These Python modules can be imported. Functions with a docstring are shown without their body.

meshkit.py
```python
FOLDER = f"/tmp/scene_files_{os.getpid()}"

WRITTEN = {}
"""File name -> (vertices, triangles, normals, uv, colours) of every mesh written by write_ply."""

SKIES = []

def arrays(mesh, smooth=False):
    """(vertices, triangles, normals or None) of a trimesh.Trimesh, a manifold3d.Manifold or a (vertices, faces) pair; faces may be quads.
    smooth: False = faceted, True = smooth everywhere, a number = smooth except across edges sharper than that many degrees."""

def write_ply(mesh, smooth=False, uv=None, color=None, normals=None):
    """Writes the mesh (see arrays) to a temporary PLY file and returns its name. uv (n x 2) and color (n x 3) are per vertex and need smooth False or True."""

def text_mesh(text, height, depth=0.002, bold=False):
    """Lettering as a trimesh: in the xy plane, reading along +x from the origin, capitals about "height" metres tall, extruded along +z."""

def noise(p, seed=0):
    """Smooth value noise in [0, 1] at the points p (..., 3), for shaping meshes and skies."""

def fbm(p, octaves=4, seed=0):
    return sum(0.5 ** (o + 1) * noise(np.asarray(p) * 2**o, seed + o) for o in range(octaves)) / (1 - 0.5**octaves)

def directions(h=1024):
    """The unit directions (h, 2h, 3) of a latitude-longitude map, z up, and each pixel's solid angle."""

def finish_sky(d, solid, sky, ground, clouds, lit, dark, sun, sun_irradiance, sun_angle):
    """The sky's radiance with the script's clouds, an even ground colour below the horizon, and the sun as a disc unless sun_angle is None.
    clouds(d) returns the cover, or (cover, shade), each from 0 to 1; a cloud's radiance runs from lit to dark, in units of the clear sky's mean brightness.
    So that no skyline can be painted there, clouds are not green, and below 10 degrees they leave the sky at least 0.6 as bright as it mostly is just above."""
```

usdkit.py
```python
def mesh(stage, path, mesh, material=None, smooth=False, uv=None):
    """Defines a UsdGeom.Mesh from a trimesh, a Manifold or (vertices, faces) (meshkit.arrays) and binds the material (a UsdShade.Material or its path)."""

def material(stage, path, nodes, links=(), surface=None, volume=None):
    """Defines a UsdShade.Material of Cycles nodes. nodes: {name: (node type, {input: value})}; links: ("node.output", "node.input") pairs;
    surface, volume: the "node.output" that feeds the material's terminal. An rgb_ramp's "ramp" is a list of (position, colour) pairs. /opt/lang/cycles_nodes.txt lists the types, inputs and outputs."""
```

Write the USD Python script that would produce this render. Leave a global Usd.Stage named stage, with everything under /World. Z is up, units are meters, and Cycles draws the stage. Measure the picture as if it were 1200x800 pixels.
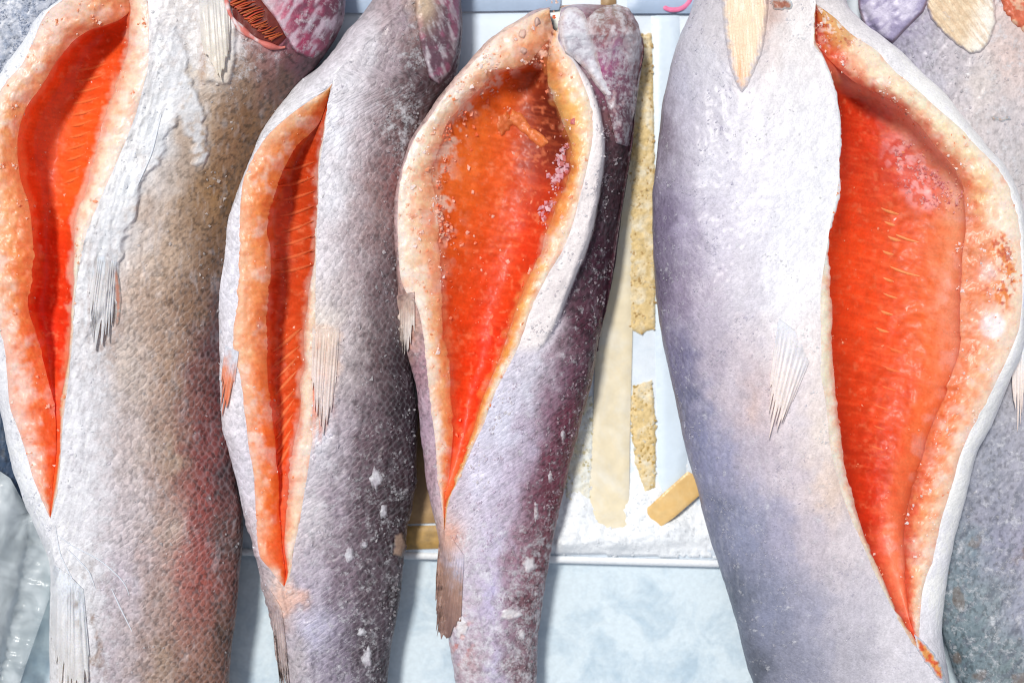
import math, numpy as np, trimesh, usdkit, meshkit
from pxr import Usd, UsdGeom, UsdLux, UsdShade, Gf, Sdf
from scipy.interpolate import PchipInterpolator
from scipy.spatial import Delaunay, cKDTree
from scipy import ndimage
from shapely.geometry import Polygon, Point
import shapely

stage = Usd.Stage.CreateInMemory()
UsdGeom.SetStageUpAxis(stage, UsdGeom.Tokens.z)
UsdGeom.Xform.Define(stage, '/World'); UsdGeom.Scope.Define(stage, '/World/Looks')

# ------------------------------------------------------------------ units, camera, sky, sun
S = 0.0005                      # one plan unit of the layout is half a millimetre
HC, ZREF = 1500.0, 100.0        # camera height above the crate lid; height of the fish tops (units)
EXPOSURE = -0.07
SUN = np.array([-0.30, 0.34, 0.90]); SUN /= np.linalg.norm(SUN)
cam = UsdGeom.Camera.Define(stage, '/World/camera')
cam.CreateHorizontalApertureAttr(36.0); cam.CreateVerticalApertureAttr(24.0)
cam.CreateFocalLengthAttr(18.0 / (600.0 / (HC - ZREF)))
cam.CreateFStopAttr(3.0); cam.CreateFocusDistanceAttr((HC - 90) * S)
cam.CreateExposureAttr(EXPOSURE); cam.CreateClippingRangeAttr(Gf.Vec2f(0.02, 100.0))
UsdGeom.Xformable(cam).AddTranslateOp().Set(Gf.Vec3d(0, 0, HC * S))
M = usdkit.material
sky = M(stage, '/World/Looks/sky_look', {
    'sky': ('sky_texture', {'sky_type': 'single_scattering', 'sun_disc': False, 'sun_elevation': float(math.asin(SUN[2])), 'sun_rotation': float(math.atan2(SUN[0], SUN[1])), 'air_density': 1.0, 'aerosol_density': 3.0}),
    'soft': ('mix_color', {'fac': 0.62, 'b': (7.0, 7.3, 7.9), 'use_clamp': False}),
    'bg': ('background_shader', {'strength': 0.072})},
    [('sky.color', 'soft.a'), ('soft.result', 'bg.color')], surface='bg.background')
dome = UsdLux.DomeLight.Define(stage, '/World/sky'); dome.CreateIntensityAttr(1.0)
UsdShade.MaterialBindingAPI.Apply(dome.GetPrim()).Bind(sky)
sun = UsdLux.DistantLight.Define(stage, '/World/sun')
sun.CreateIntensityAttr(0.80); sun.CreateAngleAttr(11.0); sun.CreateNormalizeAttr(True); sun.CreateColorAttr(Gf.Vec3f(1.0, 0.96, 0.9))
r_ = Gf.Rotation(Gf.Vec3d(0, 0, 1), Gf.Vec3d(*map(float, SUN)))
UsdGeom.Xformable(sun).AddTransformOp().Set(Gf.Matrix4d().SetRotate(r_))

# ------------------------------------------------------------------ helpers
rng = np.random.default_rng(7)
def world(p):
    p = np.asarray(p, float); k = (HC - p[..., 2]) / (HC - ZREF)
    return np.stack([(p[..., 0] - 600) * k, -(p[..., 1] - 400) * k, p[..., 2]], -1) * S
def lin(c):
    c = np.asarray(c, float) / 255.0
    return np.where(c <= 0.04045, c / 12.92, ((c + 0.055) / 1.055) ** 2.4)
def sst(a, b, x):
    t = np.clip((np.asarray(x, float) - a) / (b - a), 0, 1); return t * t * (3 - 2 * t)
def fb(x, y, sc, oct=3, seed=0, z=0.0):
    x = np.asarray(x, float); return meshkit.fbm(np.stack([x / sc, np.broadcast_to(y, x.shape) / sc, np.full(x.shape, z)], -1), oct, seed)
def kn(*pts):
    a = np.array(pts, float).reshape(-1, 2); f = PchipInterpolator(a[:, 0], a[:, 1], extrapolate=False)
    return lambda y: np.where(y < a[0, 0], a[0, 1], np.where(y > a[-1, 0], a[-1, 1], np.nan_to_num(f(np.clip(y, a[0, 0], a[-1, 0])))))
def idw(knots, power=2.6, ysc=0.55, k=6):
    pts = np.array([[a[0], a[1] * ysc] for a in knots], float); col = lin(np.array([a[2] for a in knots], float)); t = cKDTree(pts)
    def f(x, y):
        d, i = t.query(np.stack([x, np.asarray(y) * ysc], -1), k=min(k, len(pts)))
        w = 1.0 / (d + 9.0) ** power
        return (col[i] * w[..., None]).sum(-2) / w.sum(-1, keepdims=True)
    return f
used = {}
def pathname(parent, name):
    n = used.get((parent, name), 0); used[(parent, name)] = n + 1
    return f'{parent}/{name}' + (f'_{n:03d}' if n else '')
def tag(prim, **k):
    for a, b in k.items():
        if b: prim.SetCustomDataByKey(a, b)
    return prim
origin = {}
def thing(name, base, label, category, group=None):
    p = pathname('/World', name); x = UsdGeom.Xform.Define(stage, p)
    o = world(np.array(base, float)); x.AddTranslateOp().Set(Gf.Vec3d(*map(float, o))); origin[p] = o
    tag(x.GetPrim(), label=label, category=category, group=group); return p
def put(parent, name, v, f, mat, smooth=True, pig=None, aux=None, suv=None, **t):
    """One Mesh from layout points (x, y in plan units, z up) under parent."""
    p = pathname(parent, name)
    top = '/'.join(p.split('/')[:3]); off = origin.get(top, np.zeros(3)) if p != top else np.zeros(3)
    v, f = np.asarray(v, float), np.asarray(f, int); use = np.unique(f)
    if len(use) < len(v):
        inv = np.zeros(len(v), int); inv[use] = np.arange(len(use)); n0 = len(v); v, f = v[use], inv[f]
        pig, aux, suv = (q[use] if q is not None and np.ndim(q) == 2 and len(q) == n0 else q for q in (np.asarray(pig, float) if pig is not None else None, np.asarray(aux, float) if aux is not None else None, suv))
    m = usdkit.mesh(stage, p, (world(v) - off, f), mat, smooth=smooth)
    api = UsdGeom.PrimvarsAPI(m)
    for nm, arr in (('pigment', pig), ('aux', aux), ('suv', suv)):
        if arr is not None:
            arr = np.broadcast_to(np.asarray(arr, np.float32), (len(v), 3))
            api.CreatePrimvar(nm, Sdf.ValueTypeNames.Color3fArray, 'vertex').Set(np_v3(arr))
    tag(m.GetPrim(), **t); return p
def np_v3(a):
    from pxr import Vt
    return Vt.Vec3fArray.FromNumpy(np.ascontiguousarray(a, np.float32))
def grid_faces(n, m):
    i = np.arange(n * m).reshape(n, m); a, b, c, d = i[:-1, :-1].ravel(), i[:-1, 1:].ravel(), i[1:, 1:].ravel(), i[1:, :-1].ravel()
    return np.concatenate([np.stack([a, d, c], 1), np.stack([a, c, b], 1)])
def vnormals(v, f):
    n = np.zeros_like(v); c = np.cross(v[f[:, 1]] - v[f[:, 0]], v[f[:, 2]] - v[f[:, 0]])
    for k in range(3): np.add.at(n, f[:, k], c)
    return n / np.maximum(np.linalg.norm(n, axis=1, keepdims=True), 1e-9)

# ------------------------------------------------------------------ materials
L = '/World/Looks/'
def skin_look(name, grain=0.35, rough=0.4, coat=0.13):
    return M(stage, L + name, {
        'pig': ('attribute', {'attribute': 'pigment'}), 'aux': ('attribute', {'attribute': 'aux'}), 'suv': ('attribute', {'attribute': 'suv'}),
        'ax': ('separate_color', {}), 'geo': ('geometry', {}),
        'wn': ('noise_texture', {'scale': 160.0, 'detail': 2.0}), 'wv': ('vector_math', {'math_type': 'multiply_add', 'vector2': (0.9, 0.9, 0.0)}),
        'rot': ('mapping', {'rotation': (0, 0, math.radians(45))}),
        'vor': ('voronoi_texture', {'dimensions': '2D', 'feature': 'f1', 'scale': 1.0, 'randomness': 0.5}),
        'edge': ('map_range', {'from_min': 0.30, 'from_max': 0.62, 'to_min': 0.0, 'to_max': 1.0, 'clamp': True}),
        'edges': ('math', {'math_type': 'multiply'}),
        'cell': ('separate_color', {}),
        'cellv': ('map_range', {'from_min': 0.0, 'from_max': 1.0, 'to_min': 0.87, 'to_max': 1.10}),
        'cellmix': ('mix_float', {'a': 1.0}),
        'c1': ('mix_color', {'blend_type': 'multiply', 'fac': 1.0, 'use_clamp': False}),
        'gn': ('noise_texture', {'scale': 900.0, 'detail': 3.0, 'roughness': 0.65}),
        'gnv': ('map_range', {'from_min': 0.25, 'from_max': 0.75, 'to_min': 0.84, 'to_max': 1.13}),
        'c2': ('mix_color', {'blend_type': 'multiply', 'fac': 1.0, 'use_clamp': False}),
        'light': ('mix_color', {'b': (0.80, 0.80, 0.86)}),
        'ef': ('math', {'math_type': 'multiply', 'value2': 0.08}),
        'fr': ('noise_texture', {'scale': 170.0, 'detail': 9.0, 'roughness': 0.78}),
        'frs': ('math', {'math_type': 'add'}),
        'frm': ('map_range', {'from_min': 0.82, 'from_max': 0.95, 'to_min': 0.0, 'to_max': 0.55, 'clamp': True}),
        'frost': ('mix_color', {'b': (0.80, 0.81, 0.86)}),
        'h1': ('math', {'math_type': 'multiply', 'value2': -0.85}),
        'h2': ('math', {'math_type': 'multiply_add', 'value2': 0.8}),
        'h3': ('math', {'math_type': 'multiply_add', 'value2': 1.1}),
        'bump': ('bump', {'strength': 0.55, 'distance': 0.0006}),
        'ro': ('map_range', {'from_min': 0.3, 'from_max': 0.7, 'to_min': rough - 0.08, 'to_max': rough + 0.16}),
        'p': ('principled_bsdf', {'specular_ior_level': 0.42, 'coat_weight': coat, 'coat_roughness': 0.22})},
        [('aux.color', 'ax.color'), ('geo.position', 'wn.vector'), ('wn.color', 'wv.vector1'), ('suv.vector', 'wv.vector3'), ('wv.vector', 'rot.vector'), ('rot.vector', 'vor.vector'), ('vor.distance', 'edge.value'),
         ('edge.result', 'edges.value1'), ('ax.r', 'edges.value2'),
         ('vor.color', 'cell.color'), ('cell.r', 'cellv.value'), ('cellv.result', 'cellmix.b'), ('ax.r', 'cellmix.fac'),
         ('pig.color', 'c1.a'), ('cellmix.result', 'c1.b'),
         ('geo.position', 'gn.vector'), ('gn.fac', 'gnv.value'), ('c1.result', 'c2.a'), ('gnv.result', 'c2.b'),
         ('edges.value', 'ef.value1'), ('ef.value', 'light.fac'), ('c2.result', 'light.a'),
         ('geo.position', 'fr.vector'), ('fr.fac', 'frs.value1'), ('ax.g', 'frs.value2'), ('frs.value', 'frm.value'), ('frm.result', 'frost.fac'), ('light.result', 'frost.a'),
         ('edges.value', 'h1.value1'), ('gn.fac', 'h2.value1'), ('h1.value', 'h2.value3'), ('frm.result', 'h3.value1'), ('h2.value', 'h3.value3'),
         ('h3.value', 'bump.height'), ('gn.fac', 'ro.value'), ('ro.result', 'p.roughness'),
         ('frost.result', 'p.base_color'), ('bump.normal', 'p.normal')], surface='p.BSDF')
SKIN = skin_look('fish_skin')
def flesh_look(name, sss=0.25, rough=0.33, coat=0.35, grain=0.6, grain_scale=700.0):
    return M(stage, L + name, {
        'pig': ('attribute', {'attribute': 'pigment'}), 'geo': ('geometry', {}),
        'gn': ('noise_texture', {'scale': grain_scale, 'detail': 4.0, 'roughness': 0.6}),
        'gnv': ('map_range', {'from_min': 0.25, 'from_max': 0.75, 'to_min': 0.88, 'to_max': 1.12}),
        'c2': ('mix_color', {'blend_type': 'multiply', 'fac': 1.0, 'use_clamp': False}),
        'bump': ('bump', {'strength': grain, 'distance': 0.0006}),
        'ro': ('map_range', {'from_min': 0.3, 'from_max': 0.7, 'to_min': rough - 0.1, 'to_max': rough + 0.18}),
        'p': ('principled_bsdf', {'subsurface_weight': sss, 'subsurface_radius': (1.0, 0.4, 0.2), 'subsurface_scale': 0.002, 'specular_ior_level': 0.4, 'coat_weight': coat, 'coat_roughness': 0.2})},
        [('geo.position', 'gn.vector'), ('gn.fac', 'gnv.value'), ('pig.color', 'c2.a'), ('gnv.result', 'c2.b'), ('c2.result', 'p.base_color'),
         ('gn.fac', 'bump.height'), ('gn.fac', 'ro.value'), ('ro.result', 'p.roughness'), ('bump.normal', 'p.normal')], surface='p.BSDF')
FLESH = flesh_look('raw_flesh', 0.15, 0.5, 0.06, 0.25, 700.0); CUT = flesh_look('cut_flesh', 0.4, 0.42, 0.12, 0.3, 500.0)
FINL = flesh_look('fin_membrane', 0.2, 0.45, 0.15, 0.4, 900.0)
ICE = M(stage, L + 'frost_ice', {'pig': ('attribute', {'attribute': 'pigment'}),
    'p': ('principled_bsdf', {'roughness': 0.45, 'specular_ior_level': 0.5}), 't': ('translucent_bsdf', {}), 'mix': ('mix_closure', {'fac': 0.4})},
    [('pig.color', 'p.base_color'), ('pig.color', 't.color'), ('p.BSDF', 'mix.closure1'), ('t.BSDF', 'mix.closure2')], surface='mix.closure')
def plain(name, col, rough=0.6, scale=60.0, lo=0.85, hi=1.1, bump=0.15, bscale=600.0, col2=None, scale2=25.0, spec=0.5):
    return M(stage, L + name, {
        'geo': ('geometry', {}), 'n1': ('noise_texture', {'scale': scale, 'detail': 5.0, 'roughness': 0.6}),
        'v': ('map_range', {'from_min': 0.3, 'from_max': 0.7, 'to_min': lo, 'to_max': hi}),
        'n2': ('noise_texture', {'scale': scale2, 'detail': 6.0, 'roughness': 0.65, 'distortion': 0.6}),
        'm': ('map_range', {'from_min': 0.46, 'from_max': 0.70, 'to_min': 0.0, 'to_max': 1.0, 'clamp': True}),
        'mix': ('mix_color', {'a': col, 'b': col2 if col2 is not None else col}),
        'c': ('mix_color', {'blend_type': 'multiply', 'fac': 1.0, 'use_clamp': False}),
        'bn': ('noise_texture', {'scale': bscale, 'detail': 4.0}), 'bump': ('bump', {'strength': bump, 'distance': 0.0008}),
        'p': ('principled_bsdf', {'roughness': rough, 'specular_ior_level': spec})},
        [('geo.position', 'n1.vector'), ('n1.fac', 'v.value'), ('geo.position', 'n2.vector'), ('n2.fac', 'm.value'), ('m.result', 'mix.fac'),
         ('mix.result', 'c.a'), ('v.result', 'c.b'), ('geo.position', 'bn.vector'), ('bn.fac', 'bump.height'), ('c.result', 'p.base_color'), ('bump.normal', 'p.normal')], surface='p.BSDF')
TABLE = plain('frosted_stone', tuple(lin((210, 225, 234))), 0.45, 300.0, 0.92, 1.05, 0.25, 500.0, tuple(lin((178, 199, 214))), 40.0)
LID = plain('white_foam', tuple(lin((226, 236, 246))), 0.55, 90.0, 0.95, 1.03, 0.18, 900.0, tuple(lin((206, 220, 234))), 22.0)
TAPE = plain('beige_tape', tuple(lin((230, 218, 188))), 0.3, 120.0, 0.9, 1.06, 0.12, 160.0, tuple(lin((232, 228, 214))), 30.0)
AMBER = plain('amber_tape', tuple(lin((220, 182, 118))), 0.35, 200.0, 0.92, 1.06, 0.15, 500.0, tuple(lin((226, 196, 142))), 60.0)
BROWN = plain('brown_card', tuple(lin((160, 128, 92))), 0.5, 120.0, 0.85, 1.08, 0.2, 500.0, tuple(lin((190, 160, 112))), 40.0)
CRUST = plain('yellow_foam', tuple(lin((222, 196, 140))), 0.6, 400.0, 0.82, 1.12, 0.4, 900.0, tuple(lin((234, 228, 208))), 90.0)
WCRUST = plain('white_crust', tuple(lin((226, 230, 226))), 0.6, 400.0, 0.85, 1.1, 0.4, 900.0, tuple(lin((226, 214, 178))), 90.0)
SNOW = plain('snow_look', tuple(lin((236, 241, 246))), 0.6, 500.0, 0.93, 1.05, 0.5, 900.0)
CARD = plain('blue_grey_plastic', tuple(lin((164, 184, 210))), 0.4, 90.0, 0.93, 1.05, 0.1, 400.0)
PINK = plain('pink_ink', tuple(lin((226, 118, 160))), 0.5, 300.0, 0.9, 1.1)
FILM = M(stage, L + 'clear_film', {
    'geo': ('geometry', {}), 'n': ('noise_texture', {'scale': 45.0, 'detail': 5.0, 'distortion': 1.2}), 'bump': ('bump', {'strength': 0.5, 'distance': 0.003}),
    'm': ('map_range', {'from_min': 0.35, 'from_max': 0.7, 'to_min': 0.30, 'to_max': 0.75, 'clamp': True}),
    't': ('transparent_bsdf', {'color': (0.93, 0.97, 0.97)}), 'p': ('principled_bsdf', {'base_color': (0.66, 0.72, 0.76), 'roughness': 0.22}), 'mix': ('mix_closure', {})},
    [('geo.position', 'n.vector'), ('n.fac', 'bump.height'), ('n.fac', 'm.value'), ('m.result', 'mix.fac'), ('bump.normal', 'p.normal'), ('t.BSDF', 'mix.closure1'), ('p.BSDF', 'mix.closure2')], surface='mix.closure')

# ------------------------------------------------------------------ pads, fins, flakes
def pad_mesh(poly, base, dome, edge=6.0, sink=3.0, step=2.0, rough=0.0, rscale=6.0, seed=0, jag=0.0, ridge=None, lip=0.12):
    """A thick piece with the plan outline poly, lying on base(x, y); dome is its height, rounded over 'edge' units at its rim."""
    P = Polygon(poly).buffer(0); n = max(12, int(P.exterior.length / step))
    b = np.array([P.exterior.interpolate(t, normalized=True).coords[0] for t in np.arange(n) / n])
    if jag:
        c = b.mean(0); d = (b - c) / np.maximum(np.linalg.norm(b - c, axis=1, keepdims=True), 1e-6)
        b = b + d * ((fb(b[:, 0], b[:, 1], 5.0, 2, seed + 31) - 0.5) * 2 * jag)[:, None]; P = Polygon(b).buffer(0)
        if P.geom_type != 'Polygon': P = max(P.geoms, key=lambda g: g.area)
        b = np.array([P.exterior.interpolate(t, normalized=True).coords[0] for t in np.arange(n) / n])
    x0, y0, x1, y1 = P.bounds
    g = np.stack(np.meshgrid(np.arange(x0, x1, step), np.arange(y0, y1, step * 0.9)), -1).reshape(-1, 2)
    g[:, 0] += (np.round((g[:, 1] - y0) / (step * 0.9)) % 2) * step * 0.5
    inner = P.buffer(-step * 0.6); g = g[shapely.contains_xy(inner, g[:, 0], g[:, 1])] if not inner.is_empty else g[:0]
    pts = np.vstack([b, g]); t = Delaunay(pts).simplices
    c = pts[t].mean(1); t = t[shapely.contains_xy(P, c[:, 0], c[:, 1])]
    cr = np.cross(pts[t[:, 1]] - pts[t[:, 0]], pts[t[:, 2]] - pts[t[:, 0]]); t[cr > 0] = t[cr > 0][:, ::-1]   # y runs down in plan
    dist = shapely.distance(P.exterior, shapely.points(pts))
    z0 = base(pts[:, 0], pts[:, 1]); u = np.clip(dist / edge, 0, 1)
    dm = dome(pts[:, 0], pts[:, 1]) if callable(dome) else dome
    z = z0 + dm * (lip + (1 - lip) * np.sqrt(np.maximum(1 - (1 - u) ** 2, 0)))
    if rough: z = z + (fb(pts[:, 0], pts[:, 1], rscale, 3, seed) - 0.5) * 2 * rough
    if ridge is not None: z = z + ridge(pts[:, 0], pts[:, 1]) * np.clip(dist / 3, 0, 1)
    top = np.column_stack([pts, z]); bot = np.column_stack([pts, np.minimum(z0 - sink, z - 0.3)])
    k = len(pts); i = np.arange(n); j = (i + 1) % n
    v = np.vstack([top, bot, top[:n], bot[:n]]); f = np.vstack([t, t[:, ::-1] + k])
    area = np.sum(b[:, 0] * np.roll(b[:, 1], -1) - np.roll(b[:, 0], -1) * b[:, 1])
    side = np.vstack([np.stack([i, j, j + n], 1), np.stack([i, j + n, i + n], 1)]) + 2 * k
    if area < 0: side = side[:, ::-1]
    return v, np.vstack([f, side]), np.concatenate([dist, np.zeros(k), np.zeros(2 * n)])
def pad(parent, name, poly, base, dome, col, mat, aux=(0, 0.2, 0), **k):
    t = {a: k.pop(a) for a in ('label', 'category', 'kind', 'group') if a in k}
    bl = k.pop('bl', None); k.setdefault('lip', 0.02 if bl else 0.12); v, f, d = pad_mesh(poly, base, dome, **k)
    c = col(v[:, 0], v[:, 1], d) if callable(col) else np.broadcast_to(lin(col), (len(v), 3))
    if bl:
        w = np.clip(sst(0, bl[1], d + (fb(v[:, 0], v[:, 1], 4.0, 3, 17) - 0.5) * bl[1]), 0, 1)[:, None]; c = bl[0].pig(v[:, 0], v[:, 1]) * (1 - w) + c * w
    return put(parent, name, v, f, mat, smooth=40 if mat is None else True, pig=c, aux=aux, suv=np.column_stack([v[:, 0] / 6, v[:, 1] / 6, v[:, 2] * 0]), **t)
def fin(parent, name, root, tip, base, cols, rays=9, lift=4.0, thick=2.5, amp=1.2, jag=2.5, seed=0, fray=0.0, F=None, rnd=0.35, hold=0.42, sb=None, **t):
    """A fin: a sheet of rays spread between a root line and a tip line (both polylines in plan), with ridged rays and a ragged end."""
    body = F; root, tip = np.array(root, float), np.array(tip, float)
    def along(a, u):
        s = np.r_[0, np.cumsum(np.linalg.norm(np.diff(a, axis=0), axis=1))]; s /= s[-1]
        return np.stack([np.interp(u, s, a[:, 0]), np.interp(u, s, a[:, 1])], -1)
    nu = rays * 8 + 1; length = np.linalg.norm(root.mean(0) - tip.mean(0)); nv = max(10, int(length / 2.2))
    u = np.linspace(0, 1, nu); w = np.linspace(0, 1, nv)
    A, B = along(root, u), along(tip, u)
    uw = u + (meshkit.fbm(np.stack([u * rays * 0.6, u * 0, u * 0 + seed], -1), 2, 9) - 0.5) * 1.3 / rays; r8 = np.random.default_rng(seed)
    ray = np.cos(uw * rays * 2 * np.pi)                              # 1 on a ray, -1 on the web
    cut = 1.0 - fray * (0.5 - 0.5 * ray) - jag / max(length, 1) * 2 * meshkit.noise(np.stack([u * rays * 1.7, u * 0, u * 0 + seed], -1), 5)
    cut = cut * (1 - rnd * np.abs(2 * u - 1) ** 2.2) * (1 - 0.16 * np.interp(u * rays, np.arange(rays + 2), r8.uniform(0, 1, rays + 2)))
    W = w[:, None] * cut[None, :]
    bow = np.sin(np.pi * W) * 0.0
    xy = A[None] * (1 - W[..., None]) + B[None] * W[..., None]
    wob = (meshkit.fbm(np.stack([xy[..., 0] / 14, xy[..., 1] / 22, np.full(xy.shape[:2], seed)], -1), 2, seed) - 0.5) * 3
    edgeu = np.minimum(u, 1 - u)[None] * 2
    z = base(xy[..., 0], xy[..., 1]) + 0.2 + lift * sst(0, 0.6, W) * (0.3 + 0.7 * sst(0, 0.4, edgeu)) + amp * (ray[None] * 0.5 + 0.5) * (1 - 0.5 * W) * sst(0, 0.25, W) + wob * 0.6
    top = np.dstack([xy[..., 0], xy[..., 1], z]).reshape(-1, 3); bot = top.copy(); bot[:, 2] -= thick
    f = grid_faces(nv, nu); k = nu * nv; idx = np.arange(k).reshape(nv, nu)
    loop = np.r_[idx[0, :], idx[1:, -1], idx[-1, -2::-1], idx[-2:0:-1, 0]]; l2 = np.roll(loop, -1)
    side = np.vstack([np.stack([loop, l2, l2 + k], 1), np.stack([loop, l2 + k, loop + k], 1)])
    v = np.vstack([top, bot]); F = np.vstack([f, f[:, ::-1] + k, side])
    if vnormals(np.column_stack([top[:, 0], -top[:, 1], top[:, 2]]), f)[:, 2].mean() < 0: F = F[:, ::-1]
    c0, c1, cr = (lin(c) for c in cols)
    base_c = c0 * (1 - W[..., None]) + c1 * W[..., None]
    rr = (0.5 + 0.5 * ray)[None, :, None] ** 2 * 0.22 * (0.4 + 0.9 * meshkit.fbm(np.stack([xy[..., 0] / 6, xy[..., 1] / 12, np.full(xy.shape[:2], seed + 3.0)], -1), 2, 4))[..., None]
    c = base_c * (1 - rr) + cr * rr
    c = c * (0.85 + 0.3 * meshkit.fbm(np.stack([xy[..., 0] / 4, xy[..., 1] / 9, np.full(xy.shape[:2], seed)], -1), 3, 3))[..., None]
    c = c.reshape(-1, 3)
    if body is not None:
        U = np.broadcast_to(u[None], W.shape); sbw = sst(0.35, 0.95, U if sb == 1 else 1 - U) if sb is not None else 0 * W
        wb = sst(0.02, hold, W + (fb(xy[..., 0], xy[..., 1], 6.0, 3, seed) - 0.5) * 0.35).reshape(-1, 1) * (1 - 0.85 * sbw.reshape(-1, 1)); c = body.pig(xy[..., 0].ravel(), xy[..., 1].ravel()) * (1 - wb) + c * wb
    return put(parent, name, v, F, FINL, pig=np.vstack([c, c]), **t)
OCT = np.array([[0, 1, 2], [0, 2, 3], [0, 3, 4], [0, 4, 1], [5, 2, 1], [5, 3, 2], [5, 4, 3], [5, 1, 4]])
def flakes(parent, name, pos, size, cols, seed=0, flat=0.45, long=1.6, **t):
    """Frost crystals: small uneven chips, one beside another, on the given points."""
    r = np.random.default_rng(seed); n = len(pos)
    if n == 0: return
    ang = r.uniform(0, 2 * np.pi, n); v = np.zeros((n, 6, 3)); s = np.asarray(size)[:, None]
    k = np.arange(4) * np.pi / 2 + r.uniform(-0.45, 0.45, (n, 4)); rad = s * r.uniform(0.55, 1.25, (n, 4)); rad[:, ::2] *= r.uniform(1, long, (n, 1))
    v[:, 1:5, 0] = rad * np.cos(k + ang[:, None]); v[:, 1:5, 1] = rad * np.sin(k + ang[:, None]); v[:, 1:5, 2] = s * r.uniform(-0.35, 0.45, (n, 4))
    v[:, 0, 2] = s[:, 0] * flat * r.uniform(0.6, 1.7, n); v[:, 5, 2] = -s[:, 0] * 0.5
    v[:, 0, :2] = (r.uniform(-0.35, 0.35, (n, 2))) * s
    v += np.asarray(pos)[:, None]
    f = (OCT[None] + (np.arange(n) * 6)[:, None, None]).reshape(-1, 3)[:, ::-1]
    return put(parent, name, v.reshape(-1, 3), f, ICE, smooth=False, pig=np.repeat(cols, 6, 0), kind='stuff', **t)
def tube(pts, rad, sides=6):
    pts = np.asarray(pts, float); n = len(pts); rad = np.broadcast_to(np.asarray(rad, float), n)
    t = np.gradient(pts, axis=0); t /= np.maximum(np.linalg.norm(t, axis=1, keepdims=True), 1e-9)
    up = np.array([0, 0, 1.0]); a = np.cross(t, up); a /= np.maximum(np.linalg.norm(a, axis=1, keepdims=True), 1e-9); b = np.cross(a, t)
    th = np.arange(sides) / sides * 2 * np.pi
    v = (pts[:, None] + rad[:, None, None] * (np.cos(th)[None, :, None] * a[:, None] + np.sin(th)[None, :, None] * b[:, None])).reshape(-1, 3)
    i = np.arange(n * sides).reshape(n, sides); j = np.roll(i, -1, 1)
    f = np.vstack([np.stack([i[:-1].ravel(), j[:-1].ravel(), j[1:].ravel()], 1), np.stack([i[:-1].ravel(), j[1:].ravel(), i[1:].ravel()], 1)])
    v = np.vstack([v, pts[0], pts[-1]]); k = n * sides
    f = np.vstack([f, np.stack([j[0], i[0], np.full(sides, k)], 1), np.stack([i[-1], j[-1], np.full(sides, k + 1)], 1)])
    return v, f

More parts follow.
